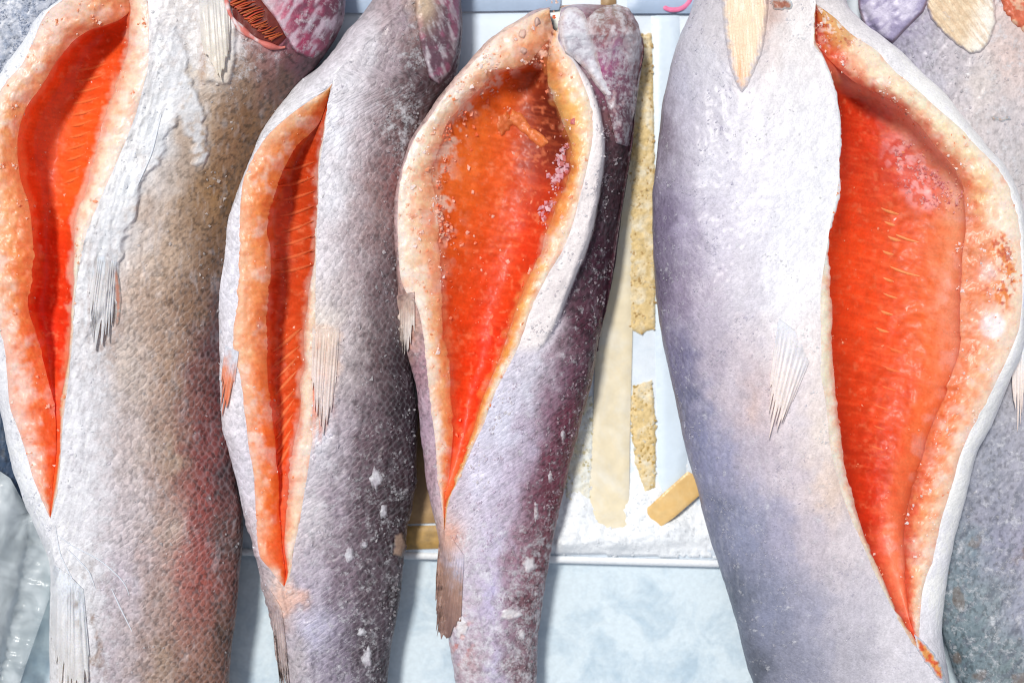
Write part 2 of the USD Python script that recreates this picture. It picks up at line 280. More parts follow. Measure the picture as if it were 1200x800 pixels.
# ------------------------------------------------------------------ the fish builder
class Fish: pass
def softmix(a, b, w): return a * (1 - w[:, None]) + b * w[:, None]
def loft(path, y0, y1, c, skin_col, rim_col=None, cav_col=None, scale=7.0, dy=1.45, seed=0, cut=None, rows_taper=(40, 40), extra=None):
    """A body lofted along y: bottom, silhouettes L and R, and (where a..d part) a cut opened onto the belly cavity."""
    F = Fish(); y = np.unique(np.concatenate([np.arange(y0, min(-16, y1), 7.0), np.arange(max(y0, -16), min(816, y1), dy), np.arange(816, y1 + 0.1, 7.0), [y1]])); n = len(y)
    g = lambda k, d=None: c[k](y) if k in c else d
    Lx, Rx = g('L'), g('R')
    op = 'b' in c
    if op: a, b, cc, d = g('a'), g('b'), g('c'), g('d')
    else: a = b = cc = d = g('a')
    H = g('H'); za, zd = H * g('fa', np.full(n, 1.0)), H * g('fd', np.full(n, 1.0)); zsl, zsr = H * g('sl', np.full(n, .5)), H * g('sr', np.full(n, .5))
    e0 = np.clip((y - y0) / rows_taper[0], 0, 1); e1 = np.clip((y1 - y) / rows_taper[1], 0, 1)
    tp = np.sqrt(1 - (1 - np.minimum(e0, e1)) ** 2) ** 0.9; tp = np.maximum(tp, 0.004)
    mid = (Lx + Rx) / 2
    xs = lambda q: mid + (q - mid) * tp
    def jit(sd, am):
        rough = 0.25 + 1.5 * sst(0.45, 0.7, fb(y, sd * 13.0, 34.0, 2, sd + 9))
        return (fb(y, sd * 77.0, 3.4, 3, sd) - 0.5) * c.get('fray', 1.2) * am * rough + (fb(y, sd * 31.0, 11.0, 3, sd + 5) - 0.5) * 2.2 * am * rough + (fb(y, sd * 17.0, 40.0, 2, sd + 7) - 0.5) * 3.0 * am
    a_s, b_s, c_s, d_s = a, b, cc, d
    if op:
        opn = sst(0, 10, d - a)
        j1, j2, j3, j4 = (jit(seed * 10 + k, q) for k, q in ((1, 1.0), (2, 1.8), (3, 1.6), (4, 1.0)))
        a, d = a + j1 * opn, d + j4 * opn
        b = np.maximum(b + j2 * sst(0, 8, cc - b), a + 0.1 * opn); cc = np.minimum(cc + j3 * sst(0, 8, cc - b), d - 0.1 * opn); cc = np.maximum(cc, b)
    Lx, Rx, a, b, cc, d, a_s, b_s, c_s, d_s = (xs(q) for q in (Lx, Rx, a, b, cc, d, a_s, b_s, c_s, d_s))
    za, zd, zsl, zsr, H = za * tp, zd * tp, zsl * tp, zsr * tp, H * tp
    zb = g('zb', np.zeros(n)) + H * 0 + (1 - tp) * 20 * 1.0
    za, zd, zsl, zsr = (q + (1 - tp) * 20 for q in (za, zd, zsl, zsr))
    B = xs(g('B', mid)); pl, pr = g('pl', np.full(n, 1.0))[:, None], g('pr', np.full(n, 1.0))[:, None]
    ph = np.linspace(0, np.pi / 2, 16)[None]
    lowL = np.dstack([B[:, None] + (Lx - B)[:, None] * np.sin(ph) ** pl, zb[:, None] + (zsl - zb)[:, None] * (1 - np.cos(ph))])
    lowR = np.dstack([B[:, None] + (Rx - B)[:, None] * np.sin(ph) ** pr, zb[:, None] + (zsr - zb)[:, None] * (1 - np.cos(ph))])
    nl = int(np.clip(np.max(a - Lx) / 1.25, 14, 190)); nr = int(np.clip(np.max(Rx - d) / 1.25, 14, 190))
    def upper(X0, z0, X1, z1, nn, q):
        t = np.linspace(0, 1, nn)[None] ; p = t * np.pi / 2
        x = X0[:, None] + (X1 - X0)[:, None] * (1 - np.cos(p)); z = z0[:, None] + (z1 - z0)[:, None] * np.sin(p) ** q
        return np.dstack([x, z])
    upL = upper(Lx, zsl, a, za, nl, c.get('ql', 1.0)); upR = upper(Rx, zsr, d, zd, nr, c.get('qr', 1.0))
    if 'e' in c:
        ex, hf = c['e'](y)[:, None], c['hf'](y)[:, None]
        upR[..., 1] += hf * (1 / (1 + np.exp(-np.clip((ex - upR[..., 0]) / 1.1, -30, 30))) - 1)
    ring = np.concatenate([upL[:, ::-1], lowL[:, ::-1][:, 1:], lowR[:, 1:], upR[:, 1:]], 1)      # from lip a, round underneath, to lip d
    m = ring.shape[1]; Y = np.repeat(y[:, None], m, 1)
    V = np.dstack([ring[..., 0], Y, ring[..., 1]])
    arc = np.concatenate([np.zeros((n, 1)), np.cumsum(np.linalg.norm(np.diff(ring, axis=1), axis=2), 1)], 1)
    col = np.arange(m)[None]; fade = np.minimum(sst(0, 4, arc), sst(0, 4, arc[:, -1:] - arc)) if op else np.ones((n, m))
    v = V.reshape(-1, 3); f = grid_faces(n, m)
    nv = vnormals(np.column_stack([v[:, 0], -v[:, 1], v[:, 2]]), f)
    if nv[np.argmax(v[:, 2] * (fade.ravel() > 0.5)), 2] < 0: f = f[:, ::-1]; nv = -nv
    nv[:, 1] *= -1
    px, py = v[:, 0], v[:, 1]
    lump = (meshkit.fbm(np.column_stack([px / 38, py / 60, v[:, 2] / 38]), 3, seed) - 0.5) * c.get('lump', 5.0) + (meshkit.fbm(np.column_stack([px / 5.5, py / 6.5, v[:, 2] / 5.5]), 2, seed + 3) - 0.5) * c.get('grit', 1.3)
    if extra is not None: lump = lump + extra(px, py, v[:, 2])
    v = v + nv * (lump * fade.ravel())[:, None]
    pig, aux = skin_col(px, py, v[:, 2])
    suv = np.column_stack([arc.ravel() / scale, py / (scale * 1.18), py * 0])
    if cut is not None:
        cen = v[f].mean(1); f = f[~shapely.contains_xy(Polygon(cut), cen[:, 0], cen[:, 1])]
    F.skin = put(path, 'skin', v, f, SKIN, pig=pig, aux=aux, suv=suv)
    allv = [v[nv[:, 2] > 0.02] if True else v]
    lowx = np.concatenate([lowL[:, ::-1], lowR[:, 1:]], 1)
    if op:
        rows = np.where(d - a > 0.8)[0]; r0, r1 = max(rows[0] - 1, 0), min(rows[-1] + 2, n); sl = slice(r0, r1); yy = y[sl]
        rimdrop = c.get('rimdrop', 10.0)
        wl, wr = (b_s - a_s)[sl], (d_s - c_s)[sl]
        zbl = za[sl] - np.minimum(wl * 0.30, rimdrop); zcr = zd[sl] - np.minimum(wr * 0.30, rimdrop)
        def strip(X0, Z0, X1, Z1, hump):
            nn = int(np.clip(np.max(np.abs(X1 - X0)) / 1.3, 6, 60)); t = np.linspace(0, 1, nn)[None]
            x = X0[:, None] + (X1 - X0)[:, None] * t; z = Z0[:, None] + (Z1 - Z0)[:, None] * t ** 1.7
            w = np.abs(X1 - X0)[:, None]; z = z + np.sin(np.pi * t) * np.minimum(w * 0.07, 2.6) * hump
            q = np.sin(np.pi * t) ** 0.5 * np.clip(w / 8, 0, 1)
            z = z + (fb(x, yy[:, None] + 0 * x, 10.0, 4, seed + 11) - 0.5) * 4.2 * q + (fb(x, yy[:, None] + 0 * x, 30.0, 2, seed + 12) - 0.5) * 4.0 * q
            return np.dstack([x, np.repeat(yy[:, None], nn, 1), z]), np.repeat(t, len(yy), 0)
        for nm, X0, Z0, X1, Z1, side in (('cut_edge', a[sl], za[sl], b[sl], zbl, 0), ('cut_edge', d[sl], zd[sl], cc[sl], zcr, 1)):
            if np.max(np.abs(X1 - X0)) < 1.0: continue
            G, T = strip(X0, Z0, X1, Z1, c.get('hl', 1.0) if side == 0 else 1.0); k = G.shape[1]; vv = G.reshape(-1, 3); ff = grid_faces(len(yy), k)
            if side == 1: ff = ff[:, ::-1]
            ff = ff if vnormals(np.column_stack([vv[:, 0], -vv[:, 1], vv[:, 2]]), ff)[:, 2].mean() > 0 else ff[:, ::-1]
            if cut is not None:
                cen = vv[ff].mean(1); ff = ff[~shapely.contains_xy(Polygon(cut), cen[:, 0], cen[:, 1])]
            put(path, nm, vv, ff, CUT, pig=softmix(rim_col(vv[:, 0], vv[:, 1], T.ravel(), side), cav_col(vv[:, 0], vv[:, 1], 0 * vv[:, 0]), (0.5 if side == 0 else c.get('mixr', 0.5)) * sst(0.5 if side == 0 else 0.8 - c.get('mixr', 0.5) * 0.5, 1.0, T.ravel() + (fb(vv[:, 0], vv[:, 1], 8.0, 3, seed + 31) - 0.5) * 0.5)))
            allv.append(vv)
        ok = np.where((cc - b)[sl] > 0.3)[0]
        s0, s1 = max(ok[0] - 1, 0), min(ok[-1] + 2, len(yy)); q = slice(s0, s1)
        B0, C0, ZB, ZC, yq = b[sl][q], cc[sl][q], zbl[q], zcr[q], yy[q]
        Bs, Cs = b_s[sl][q], c_s[sl][q]; w = np.maximum(Cs - Bs, 0.01); D = c['D'](yq) * np.clip(w / 55, 0, 1) ** 0.75
        nn = int(np.clip(np.max(w) / 1.2, 30, 190)); t = (0.5 - 0.5 * np.cos(np.linspace(0, np.pi, nn)))[None]
        gam = c.get('gam', 1.0); gg = np.sin(np.pi * t ** gam) ** c.get('gp', 0.55)
        x = Bs[:, None] + w[:, None] * t + (B0 - Bs)[:, None] * (1 - t) ** 7 + (C0 - Cs)[:, None] * t ** 7 - (c.get('ul', 0.0) * np.sin(np.pi * t) * (1 - t) ** 2 - c.get('ur', 0.0) * np.sin(np.pi * t) * t ** 2) * np.clip(w / 60, 0, 1)[:, None]
        z = ZB[:, None] * (1 - t) + ZC[:, None] * t - D[:, None] * gg
        edge = np.sin(np.pi * t) ** 0.6
        z = z + ((fb(x, yq[:, None] + 0 * x, 26.0, 3, seed + 21) - 0.5) * 6 + (fb(x, yq[:, None] + 0 * x, 6.0, 3, seed + 22) - 0.5) * 1.6) * edge * np.clip(w / 40, 0, 1)[:, None]
        if 'ribs' in c: z = z + c['ribs'](x, yq[:, None] + 0 * x) * edge
        for i in range(len(yq)):
            r = r0 + s0 + i; o = np.argsort(lowx[r, :, 0]); z[i] = np.maximum(z[i], np.minimum(np.interp(x[i], lowx[r, o, 0], lowx[r, o, 1]) + 6, (ZB[i] * (1 - t[0]) + ZC[i] * t[0])))
        vv = np.dstack([x, np.repeat(yq[:, None], nn, 1), z]).reshape(-1, 3); ff = grid_faces(len(yq), nn)
        ff = ff if vnormals(np.column_stack([vv[:, 0], -vv[:, 1], vv[:, 2]]), ff)[:, 2].mean() > 0 else ff[:, ::-1]
        if cut is not None:
            cen = vv[ff].mean(1); ff = ff[~shapely.contains_xy(Polygon(cut), cen[:, 0], cen[:, 1])]
        bb_, ww_ = np.repeat(B0, nn), np.repeat(C0 - B0, nn)
        def edge_soft(p):
            cc0 = cav_col(p[:, 0], p[:, 1], 0 * p[:, 0]); dl, dr = p[:, 0] - bb_, bb_ + ww_ - p[:, 0]; n0 = (fb(p[:, 0], p[:, 1], 10.0, 3, seed + 33) - 0.5) * 16
            for dd, side, k in ((dl, 0, c.get('softl', 12.0)), (dr, 1, c.get('softr', 8.0))):
                if k > 0: cc0 = softmix(cc0, rim_col(p[:, 0], p[:, 1], 0 * dd + 1, side), (0.55 if side == 0 else c.get('mixc', 0.55)) * (1 - sst(0, k, np.maximum(dd + n0, 0))) * np.clip(ww_ / 30, 0, 1))
            return cc0
        put(path, 'belly_cavity', vv, ff, FLESH, pig=edge_soft(vv))
        cav = vv; allv.append(vv)
        F.cav = lambda X, Yp: cav_col(np.asarray(X, float), np.asarray(Yp, float), 0 * np.asarray(X, float))
    # height map of what is seen from above, for laying fins, ribs and frost
    av = np.vstack(allv); x0, yb0 = av[:, 0].min() - 4, av[:, 1].min() - 4; cs = 2.0
    W, Hh = int((av[:, 0].max() - x0) / cs) + 4, int((av[:, 1].max() - yb0) / cs) + 4
    zm = np.full((Hh, W), -1e3); np.maximum.at(zm, (((av[:, 1] - yb0) / cs).astype(int), ((av[:, 0] - x0) / cs).astype(int)), av[:, 2])
    hole = zm < -100; idx = ndimage.distance_transform_edt(hole, return_distances=False, return_indices=True); zm = zm[tuple(idx)]
    zm = ndimage.gaussian_filter(zm, 0.6)
    F.z = lambda X, Yp: ndimage.map_coordinates(zm, [(np.asarray(Yp, float) - yb0) / cs - 0.5, (np.asarray(X, float) - x0) / cs - 0.5], order=1, mode='nearest')
    F.pig = lambda X, Yp: skin_col(np.asarray(X, float), np.asarray(Yp, float), F.z(X, Yp))[0]
    F.c = c; F.path = path; F.y = (y0, y1)
    return F
def scatter(F, n, box, dens, seed, size=(0.8, 2.2), cols=((235, 238, 244),), name='frost', tint=0.08, local=0.0, **k):
    r = np.random.default_rng(seed); p = np.column_stack([r.uniform(box[0], box[2], n), r.uniform(box[1], box[3], n)])
    clump = sst(0.47, 0.62, fb(p[:, 0], p[:, 1], 9.0, 4, seed + 200)) * 1.5 + 0.06
    p = p[r.uniform(0, 1, n) < dens(p[:, 0], p[:, 1]) * clump]
    s = size[0] * 0.8 + (size[1] * 1.35 - size[0]) * r.uniform(0, 1, len(p)) ** 3.0
    cc = lin(np.array(cols))[r.integers(0, len(cols), len(p))] * r.uniform(1 - tint, 1 + tint, (len(p), 1))
    if local: cc = cc * (1 - local) + np.minimum(F.pig(p[:, 0], p[:, 1]) * 1.25, 0.85) * local
    k.setdefault('flat', 0.3); flakes(F.path, name, np.column_stack([p, F.z(p[:, 0], p[:, 1]) + 0.1 * s]), s, cc, seed, **k)
def inside(F, lo, hi, m=1.5):
    return lambda x, y: ((x > F.c[lo](y) + m) & (x < F.c[hi](y) - m)).astype(float)
def polymask(poly, x, y, soft=6.0, wob=8.0, seed=0):
    P = Polygon(poly); wx, wy = x + (fb(x, y, 12.0, 3, seed) - 0.5) * 2 * wob, y + (fb(x, y, 12.0, 3, seed + 1) - 0.5) * 2 * wob
    x0, y0, x1, y1 = P.buffer(soft + 2).bounds; out = np.zeros(np.shape(x)); m = (wx > x0) & (wx < x1) & (wy > y0) & (wy < y1)
    p = shapely.points(wx[m], wy[m]); d = shapely.distance(P, p) - shapely.distance(P.exterior, p) * shapely.contains(P, p)
    out[m] = sst(soft, -soft, d); return out
def blob(x, y, cx, cy, rx, ry): return np.exp(-((x - cx) / rx) ** 2 - ((y - cy) / ry) ** 2)
def mixc(c, w, col): w = np.clip(w, 0, 1)[..., None]; return c * (1 - w) + lin(col) * w
# ------------------------------------------------------------------ the setting: table, crate lid, tapes, snow
flat0 = lambda z: (lambda x, y: np.full(np.shape(x), float(z)))
def slab(name, poly, z0, z1, mat, bevel=4.0, parent='/World', wav=0.0, step=14.0, seed=0, **t):
    v, f, d = pad_mesh(poly, flat0(z0), z1 - z0, edge=bevel, sink=0.0, step=step, rough=wav, rscale=60.0, seed=seed)
    return put(parent, name, v, f, mat, smooth=35, **t)
xx, yy = np.meshgrid(np.linspace(-1500, 2700, 150), np.linspace(-1300, 2100, 130))
zt = -14 + (fb(xx, yy, 90.0, 4, 4) - 0.5) * 2.5
put('/World', 'tabletop', np.dstack([xx, yy, zt]).reshape(-1, 3), grid_faces(*xx.shape)[:, ::-1], TABLE, kind='structure')
LIDEDGE = [(-420, 640), (100, 646), (280, 651), (500, 656), (650, 660), (840, 665), (1100, 668), (1650, 668)]
lid = thing('foam_box', (600, 200, -26), 'white foam box lid under the fish with a bright straight front edge', 'foam box')
slab('lid', LIDEDGE + [(1650, -420), (-420, -420)], -17, -1.5, LID, bevel=5.0, parent=lid, step=16)
bead = np.array([(x, y - 5, -2.4) for x, y in LIDEDGE], float)
bb = np.column_stack([np.interp(np.linspace(-420, 1650, 90), bead[:, 0], bead[:, i]) for i in range(3)])
v, f = tube(bb, 4.5, 10); put(lid, 'rim_bead', v, f, SNOW)
slab('panel', [(536, 16), (642, 15), (646, 420), (540, 430)], -1.5, 1.2, plain('panel_foam', tuple(lin((214, 229, 246))), 0.4, 60.0, 0.97, 1.02, 0.06, 500.0), 1.5, lid, step=9)
slab('panel', [(763, 17), (796, 16), (812, 470), (800, 590), (772, 585), (768, 400)], -1.5, 1.4, plain('panel_foam_2', tuple(lin((212, 227, 240))), 0.4, 60.0, 0.96, 1.03, 0.1, 500.0), 1.5, lid, step=6)
slab('panel', [(646, 10), (700, 10), (735, 60), (734, 200), (700, 210), (650, 180)], -1.5, 0.8, plain('panel_foam_3', tuple(lin((228, 232, 224))), 0.4, 60.0, 0.96, 1.03, 0.1, 500.0), 1.5, lid, step=6)
p = slab('packing_tape', [(704, 60), (738, 60), (744, 250), (741, 400), (738, 520), (737, 632), (686, 636), (694, 520), (699, 380), (704, 200)], 1.0, 3.4, TAPE, 2.0, step=5, wav=0.7,
     label='wide translucent beige tape running down the box lid between the fish', category='tape')
def crust(name, poly, mat, hgt, label, category, seed, col, n=420):
    p = thing(name, (*np.array(poly).mean(0), 0), label, category)
    v, f, d = pad_mesh(poly, flat0(-0.5), hgt, edge=4.0, sink=1.0, step=1.5, rough=1.5, rscale=4.5, seed=seed, jag=3.0)
    put(p, 'strip', v, f, mat)
    r = np.random.default_rng(seed); P = Polygon(poly); x0, y0, x1, y1 = P.bounds
    q = np.column_stack([r.uniform(x0, x1, n), r.uniform(y0, y1, n)]); q = q[shapely.contains_xy(P, q[:, 0], q[:, 1])]
    s = r.uniform(1.0, 2.6, len(q)); flakes(p, 'grains', np.column_stack([q, np.full(len(q), hgt - 0.8)]), s, lin(np.array(col))[r.integers(0, len(col), len(q))], seed, flat=0.3, long=1.1)
crust('foam_strip', [(741, 40), (764, 40), (768, 200), (768, 385), (752, 392), (738, 385), (736, 250)], CRUST, 3.0, 'long crumbly yellow foam strip on the lid beside the purple fish', 'foam strip', 5, [(226, 202, 148), (212, 180, 120), (234, 222, 190)], 400)
crust('foam_strip', [(742, 452), (764, 446), (769, 500), (768, 572), (756, 576), (744, 540), (738, 480)], CRUST, 3.0, 'short crumbly yellow foam strip above the amber tape piece', 'foam strip', 6, [(226, 204, 144), (214, 184, 112), (234, 230, 212)], 160)
crust('foam_strip', [(668, 474), (694, 464), (696, 520), (692, 600), (664, 604), (662, 540)], WCRUST, 3.0, 'pale crumbly whitish foam strip left of the beige tape', 'foam strip', 7, [(232, 232, 222), (222, 214, 180), (240, 242, 244)], 260)
slab('cardboard_strip', [(470, 470), (522, 470), (522, 612), (470, 614)], 0.5, 4.0, BROWN, 1.5, step=6, wav=0.5, label='brown strip on the lid seen in the gap between two middle fish', category='cardboard strip')
slab('cardboard_strip', [(470, 616), (524, 615), (524, 642), (470, 644)], 0.5, 3.0, plain('ochre_card', tuple(lin((188, 152, 88))), 0.5, 200.0, 0.8, 1.1, 0.2, 500.0, tuple(lin((150, 124, 80))), 60.0), 1.5, step=5, wav=0.4, label='narrow ochre strip just above the lid edge between two middle fish', category='cardboard strip')
def tape_piece():
    poly = [(746, 603), (752, 607), (758, 612), (765, 624), (790, 606), (820, 580), (822, 560), (806, 552), (780, 575), (762, 592)]
    def base(x, y): return 6.0 + 5.0 * sst(750, 815, x) + 2.5 * np.sin((x - y * 0.6) / 13.0)
    v, f, d = pad_mesh(poly, base, 1.2, edge=1.0, sink=0.3, step=2.0)
    put('/World', 'tape_piece', v, f, AMBER, label='torn piece of amber tape stuck on the snow near the lid edge', category='tape')
tape_piece()
def snow():
    x, y = np.meshgrid(np.arange(560, 900, 1.6), np.arange(520, 668, 1.6))
    edge = np.interp(x, *np.array(LIDEDGE).T) - 12
    h = 9.0 * (blob(x, y, 676, 605, 28, 30) + blob(x, y, 752, 600, 26, 24) * 0.9 + 1.1 * blob(x, y, 715, 634, 60, 14) + 0.6 * blob(x, y, 690, 632, 60, 12) + 0.9 * blob(x, y, 800, 622, 50, 16) + 0.5 * blob(x, y, 640, 640, 60, 9))
    h = h * (0.35 + 1.3 * fb(x, y, 22.0, 4, 8)) + (fb(x, y, 5.0, 3, 9) - 0.5) * 3.2
    z = np.where(y > edge, -4.0, h - 1.8)
    v = np.dstack([x, y, z]).reshape(-1, 3); f = grid_faces(*x.shape)[:, ::-1]; f = f[(v[f][:, :, 2] > -1.7).any(1)]
    put('/World', 'snow', v, f, SNOW, kind='stuff', label='loose white frost heaped along the lid edge round the tape', category='snow')
    r = np.random.default_rng(12); n = 900; q = np.column_stack([r.normal(725, 70, n), r.normal(610, 22, n)]); q = q[(q[:, 0] > 630) & (q[:, 0] < 880) & (q[:, 1] < 655)]
    k = ndimage.map_coordinates(z, [(q[:, 1] - 520) / 1.6, (q[:, 0] - 560) / 1.6], order=1); k = np.maximum(k, 0.2)
    flakes('/World', 'frost_crumbs', np.column_stack([q, k]), 0.5 + 1.6 * r.uniform(0, 1, len(q)) ** 2, np.broadcast_to(lin((240, 243, 246)), (len(q), 3)), 13, flat=0.25, label='scattered frost crumbs on the white box lid', category='frost')
snow()
slab('plastic_card', [(380, -150), (657, -150), (657, 12), (600, 13), (380, 16)], 3.0, 6.0, CARD, 1.0, step=10, wav=0.4, label='plain blue grey plastic card at the top edge above the white panel', category='plastic card')
card = thing('plastic_card', (780, -60, 3), 'blue grey plastic card with pink handwriting at the top beside the big fish', 'plastic card')
slab('card', [(735, -150), (900, -150), (900, 16), (735, 16)], 3.0, 6.0, CARD, 1.0, parent=card, step=8, wav=0.3)
for stroke in ([(779, 9), (784, 11.5), (791, 12), (798, 10.5), (804, 7), (809, 1), (811, -8)],):
    s = np.array(stroke, float); tt = np.linspace(0, 1, 24); u = np.linspace(0, 1, len(s))
    q = np.column_stack([np.interp(tt, u, s[:, 0]), np.interp(tt, u, s[:, 1])]); q = np.column_stack([ndimage.gaussian_filter1d(q[:, 0], 1.5, mode='nearest'), ndimage.gaussian_filter1d(q[:, 1], 1.5, mode='nearest')])
    P = shapely.LineString(q).buffer(2.8); v, f, d = pad_mesh(list(P.exterior.coords), flat0(5.8), 1.0, edge=1.5, sink=0.4, step=1.4)
    put(card, 'pink_mark', v, f, PINK)
slab('wood_strip', [(704, -120), (722, -120), (722, 10), (704, 10)], 0.5, 5.0, BROWN, 1.0, step=5, label='short brown strip standing above the purple fish head', category='strip')
# ------------------------------------------------------------------ the fish
def seamed(seam, top, bot, pts):
    """A cut line: its own knots between top and bot, the closed belly seam beyond."""
    f = kn(*pts)
    return lambda y: np.where((y < top) | (y > bot), seam(y), f(y))
def skin_fn(knots, mott=0.25, speck=0.0, frost=lambda x, y: 0.15, scl=lambda x, y: 0.6, seed=0, streak=0.0, gain=0.99, paint=None, sat=1.10, ex=1.34):
    base = idw(knots)
    def f(x, y, z):
        wx, wy = x + (fb(x, y, 16.0, 3, seed) - 0.5) * 26, y + (fb(x, y, 16.0, 3, seed + 1) - 0.5) * 30
        c = base(wx, wy)
        c = c * (1 - mott * 0.35 + 0.7 * mott * fb(x, y, 11.0, 4, seed + 2))[..., None]
        if speck:
            s = sst(0.50, 0.72, fb(x, y, 3.2, 3, seed + 3)); d = 1 - c.mean(-1)
            c = c * (1 - speck * s * d)[..., None]
        if streak:
            s = sst(0.52, 0.72, meshkit.fbm(np.column_stack([(x + 14 * fb(x, y, 40.0, 2, seed + 8)) / 4.0, (y + 22 * fb(x, y, 30.0, 2, seed + 9)) / 13.0, z / 9.0]), 4, seed + 4)) * streak * 0.6 * sst(0.35, 0.65, fb(x, y, 45.0, 2, seed + 7))
            c = mixc(c, s, (228, 228, 236))
        fine = meshkit.fbm(np.column_stack([x / 2.6, y / 7.5, z / 3.0]), 3, seed + 6); c = c * (0.89 + 0.22 * fine)[..., None]
        if paint is not None: c = paint(x, y, c)
        c = c ** ex * gain; g = c @ np.array([.3, .5, .2]); c = g[:, None] + (c - g[:, None]) * sat
        return np.clip(c, 0.003, 0.86), np.column_stack([scl(x, y) + 0 * x, frost(x, y) + 0 * x, 0 * x])
    return f
def rim_fn(kl, kr, pale=(250, 226, 220), pw=0.75, seed=0, paint=None):
    fl, fr = idw(kl), idw(kr)
    def f(x, y, t, side):
        c = (fl if side == 0 else fr)(x + (fb(x, y, 12, 3, seed) - .5) * 16, y + (fb(x, y, 12, 3, seed + 1) - .5) * 24)
        c = mixc(c, pw * (1 - sst(0.0, 0.75, t + (fb(x, y, 9.0, 3, seed + 2) - 0.5) * 0.6)), pale)
        c = mixc(c, 0.5 * sst(0.50, 0.74, fb(x, y, 16.0, 5, seed + 3)), (250, 222, 214)); c = mixc(c, 0.3 * sst(0.54, 0.76, fb(x, y, 11.0, 4, seed + 13)), (238, 126, 70))
        if paint is not None: c = paint(x, y, c, side)
        return np.clip(c ** 1.08 * (0.92 + 0.14 * fb(x, y, 7.0, 3, seed + 4))[..., None], 0.004, 0.85)
    return f
def cav_fn(knots, seed=0, bands=None, pale=0.35, paint=None, slope=-0.2, mul=(1.02, 1.32, 0.6)):
    b = idw(knots)
    def f(x, y, t):
        c = b(x + (fb(x, y, 14, 3, seed) - .5) * 22, y + (fb(x, y, 14, 3, seed + 1) - .5) * 26)
        c = c * (0.78 + 0.42 * fb(x, y, 8.0, 4, seed + 2))[..., None]
        c = c * np.array(mul)
        if bands is not None: c = mixc(c, bands(x, y) * 0.2, (246, 120, 70))
        if paint is not None: c = paint(x, y, c)
        g = meshkit.fbm(np.column_stack([(y + slope * x) / 2.6, (x - slope * y) / 22.0, 0 * x]), 3, seed + 6); c = c * (0.88 + 0.24 * g)[..., None]; c = mixc(c, 0.14 * sst(0.55, 0.75, g), (242, 128, 78))
        c = mixc(c, pale * sst(0.60, 0.80, fb(x, y, 6.0, 4, seed + 3)), (240, 140, 96))
        return np.clip(c, 0.003, 0.85)
    return f
def rib(F, x0, y0, x1, y1, r=0.9, col=(240, 150, 96), name='rib_bone', lift=0.3):
    t = np.linspace(0, 1, 9); x = x0 + (x1 - x0) * t; y = y0 + (y1 - y0) * t + np.sin(t * np.pi) * (x1 - x0) * 0.05
    v, f = tube(np.column_stack([x, y, F.z(x, y) + lift - 1.75 * r]), 2.9 * r * np.sin(np.pi * (0.03 + 0.94 * t)) ** 0.9, 5)
    put(F.path, name, v, f, FLESH, pig=F.cav(v[:, 0], v[:, 1]) * 0.35 + 0.65 * lin(col) * (0.8 + 0.4 * fb(v[:, 0], v[:, 1], 4.0, 3, 5))[:, None])
WHITE = ((238, 240, 246), (226, 228, 236), (246, 246, 250))
PEACH = ((250, 214, 190), (246, 190, 156), (250, 236, 226), (244, 170, 126))

# ---- first fish from the left: big, brown backed, its cavity cut by the picture's left edge
G = 'gutted frozen fish laid side by side'
p1 = thing('gutted_fish', (170, 400, 0), 'big brown-backed gutted fish with red gill showing, leftmost of the opened fish', 'fish', G)
s1 = kn((-330, 180), (-30, 135), (607, 59), (650, 66), (700, 78), (800, 95), (1150, 160))
c1 = dict(L=kn((-300, 190), (-160, 150), (-30, 95), (0, 68), (17, 46), (31, 37), (49, 27), (77, 6), (86, 0), (130, -22), (250, -38), (350, -25), (440, -8), (482, 0), (548, 14), (581, 26), (619, 43), (648, 55), (667, 59), (700, 60), (760, 59), (800, 60), (1000, 80), (1150, 100)),
    R=kn((-300, 320), (-100, 400), (0, 404), (20, 403), (40, 396), (62, 384), (78, 372), (100, 355), (150, 322), (220, 294), (300, 278), (400, 270), (500, 272), (570, 280), (605, 285), (620, 285), (680, 280), (755, 272), (800, 269), (1000, 250), (1150, 230)),
    H=kn((-300, 70), (0, 112), (300, 116), (600, 98), (800, 84), (1150, 55)),
    a=seamed(s1, -30, 607, [(-30, 135), (0, 74), (17, 54), (49, 39), (80, 22), (98, 5), (130, -10), (250, -25), (350, -10), (410, 5), (465, 10), (515, 25), (560, 40), (600, 55), (607, 59)]),
    d=seamed(s1, -30, 607, [(-30, 135), (0, 172), (30, 175), (70, 175), (110, 165), (160, 150), (200, 132), (235, 117), (280, 100), (320, 91), (370, 87), (400, 86), (440, 80), (500, 74), (550, 70), (607, 59)]),
    b=seamed(s1, -30, 607, [(-30, 135), (12, 152), (22, 143), (38, 100), (62, 75), (100, 50), (130, 30), (165, 20), (200, 22), (250, 35), (300, 37), (330, 37), (355, 32), (400, 44), (440, 54), (480, 65), (520, 66), (575, 61), (607, 59)]),
    c=seamed(s1, -30, 607, [(-30, 135), (12, 153), (55, 150), (90, 137), (130, 125), (175, 112), (225, 100), (245, 90), (280, 86), (325, 87), (370, 83), (400, 82), (440, 77), (480, 71), (515, 71), (550, 67), (607, 59)]),
    D=kn((0, 40), (60, 62), (300, 66), (450, 50), (600, 20)), fa=kn((-300, 1), (-60, 1), (60, .84), (500, .84), (640, 1), (1100, 1)), sl=kn((-300, .45), (0, .62), (500, .62), (660, .45), (1100, .45)), sr=kn((0, .34), (700, .36)),
    B=kn((0, 220), (400, 130), (700, 160), (1100, 160)), pl=kn((0, 2.4), (600, 2.2), (700, 1.0)), gam=0.9, ur=14.0,
    ribs=lambda x, y: 0.25 * np.cos((y + 0.18 * x) * 2 * np.pi / 13.5) * sst(50, 80, x) * sst(300, 200, y))
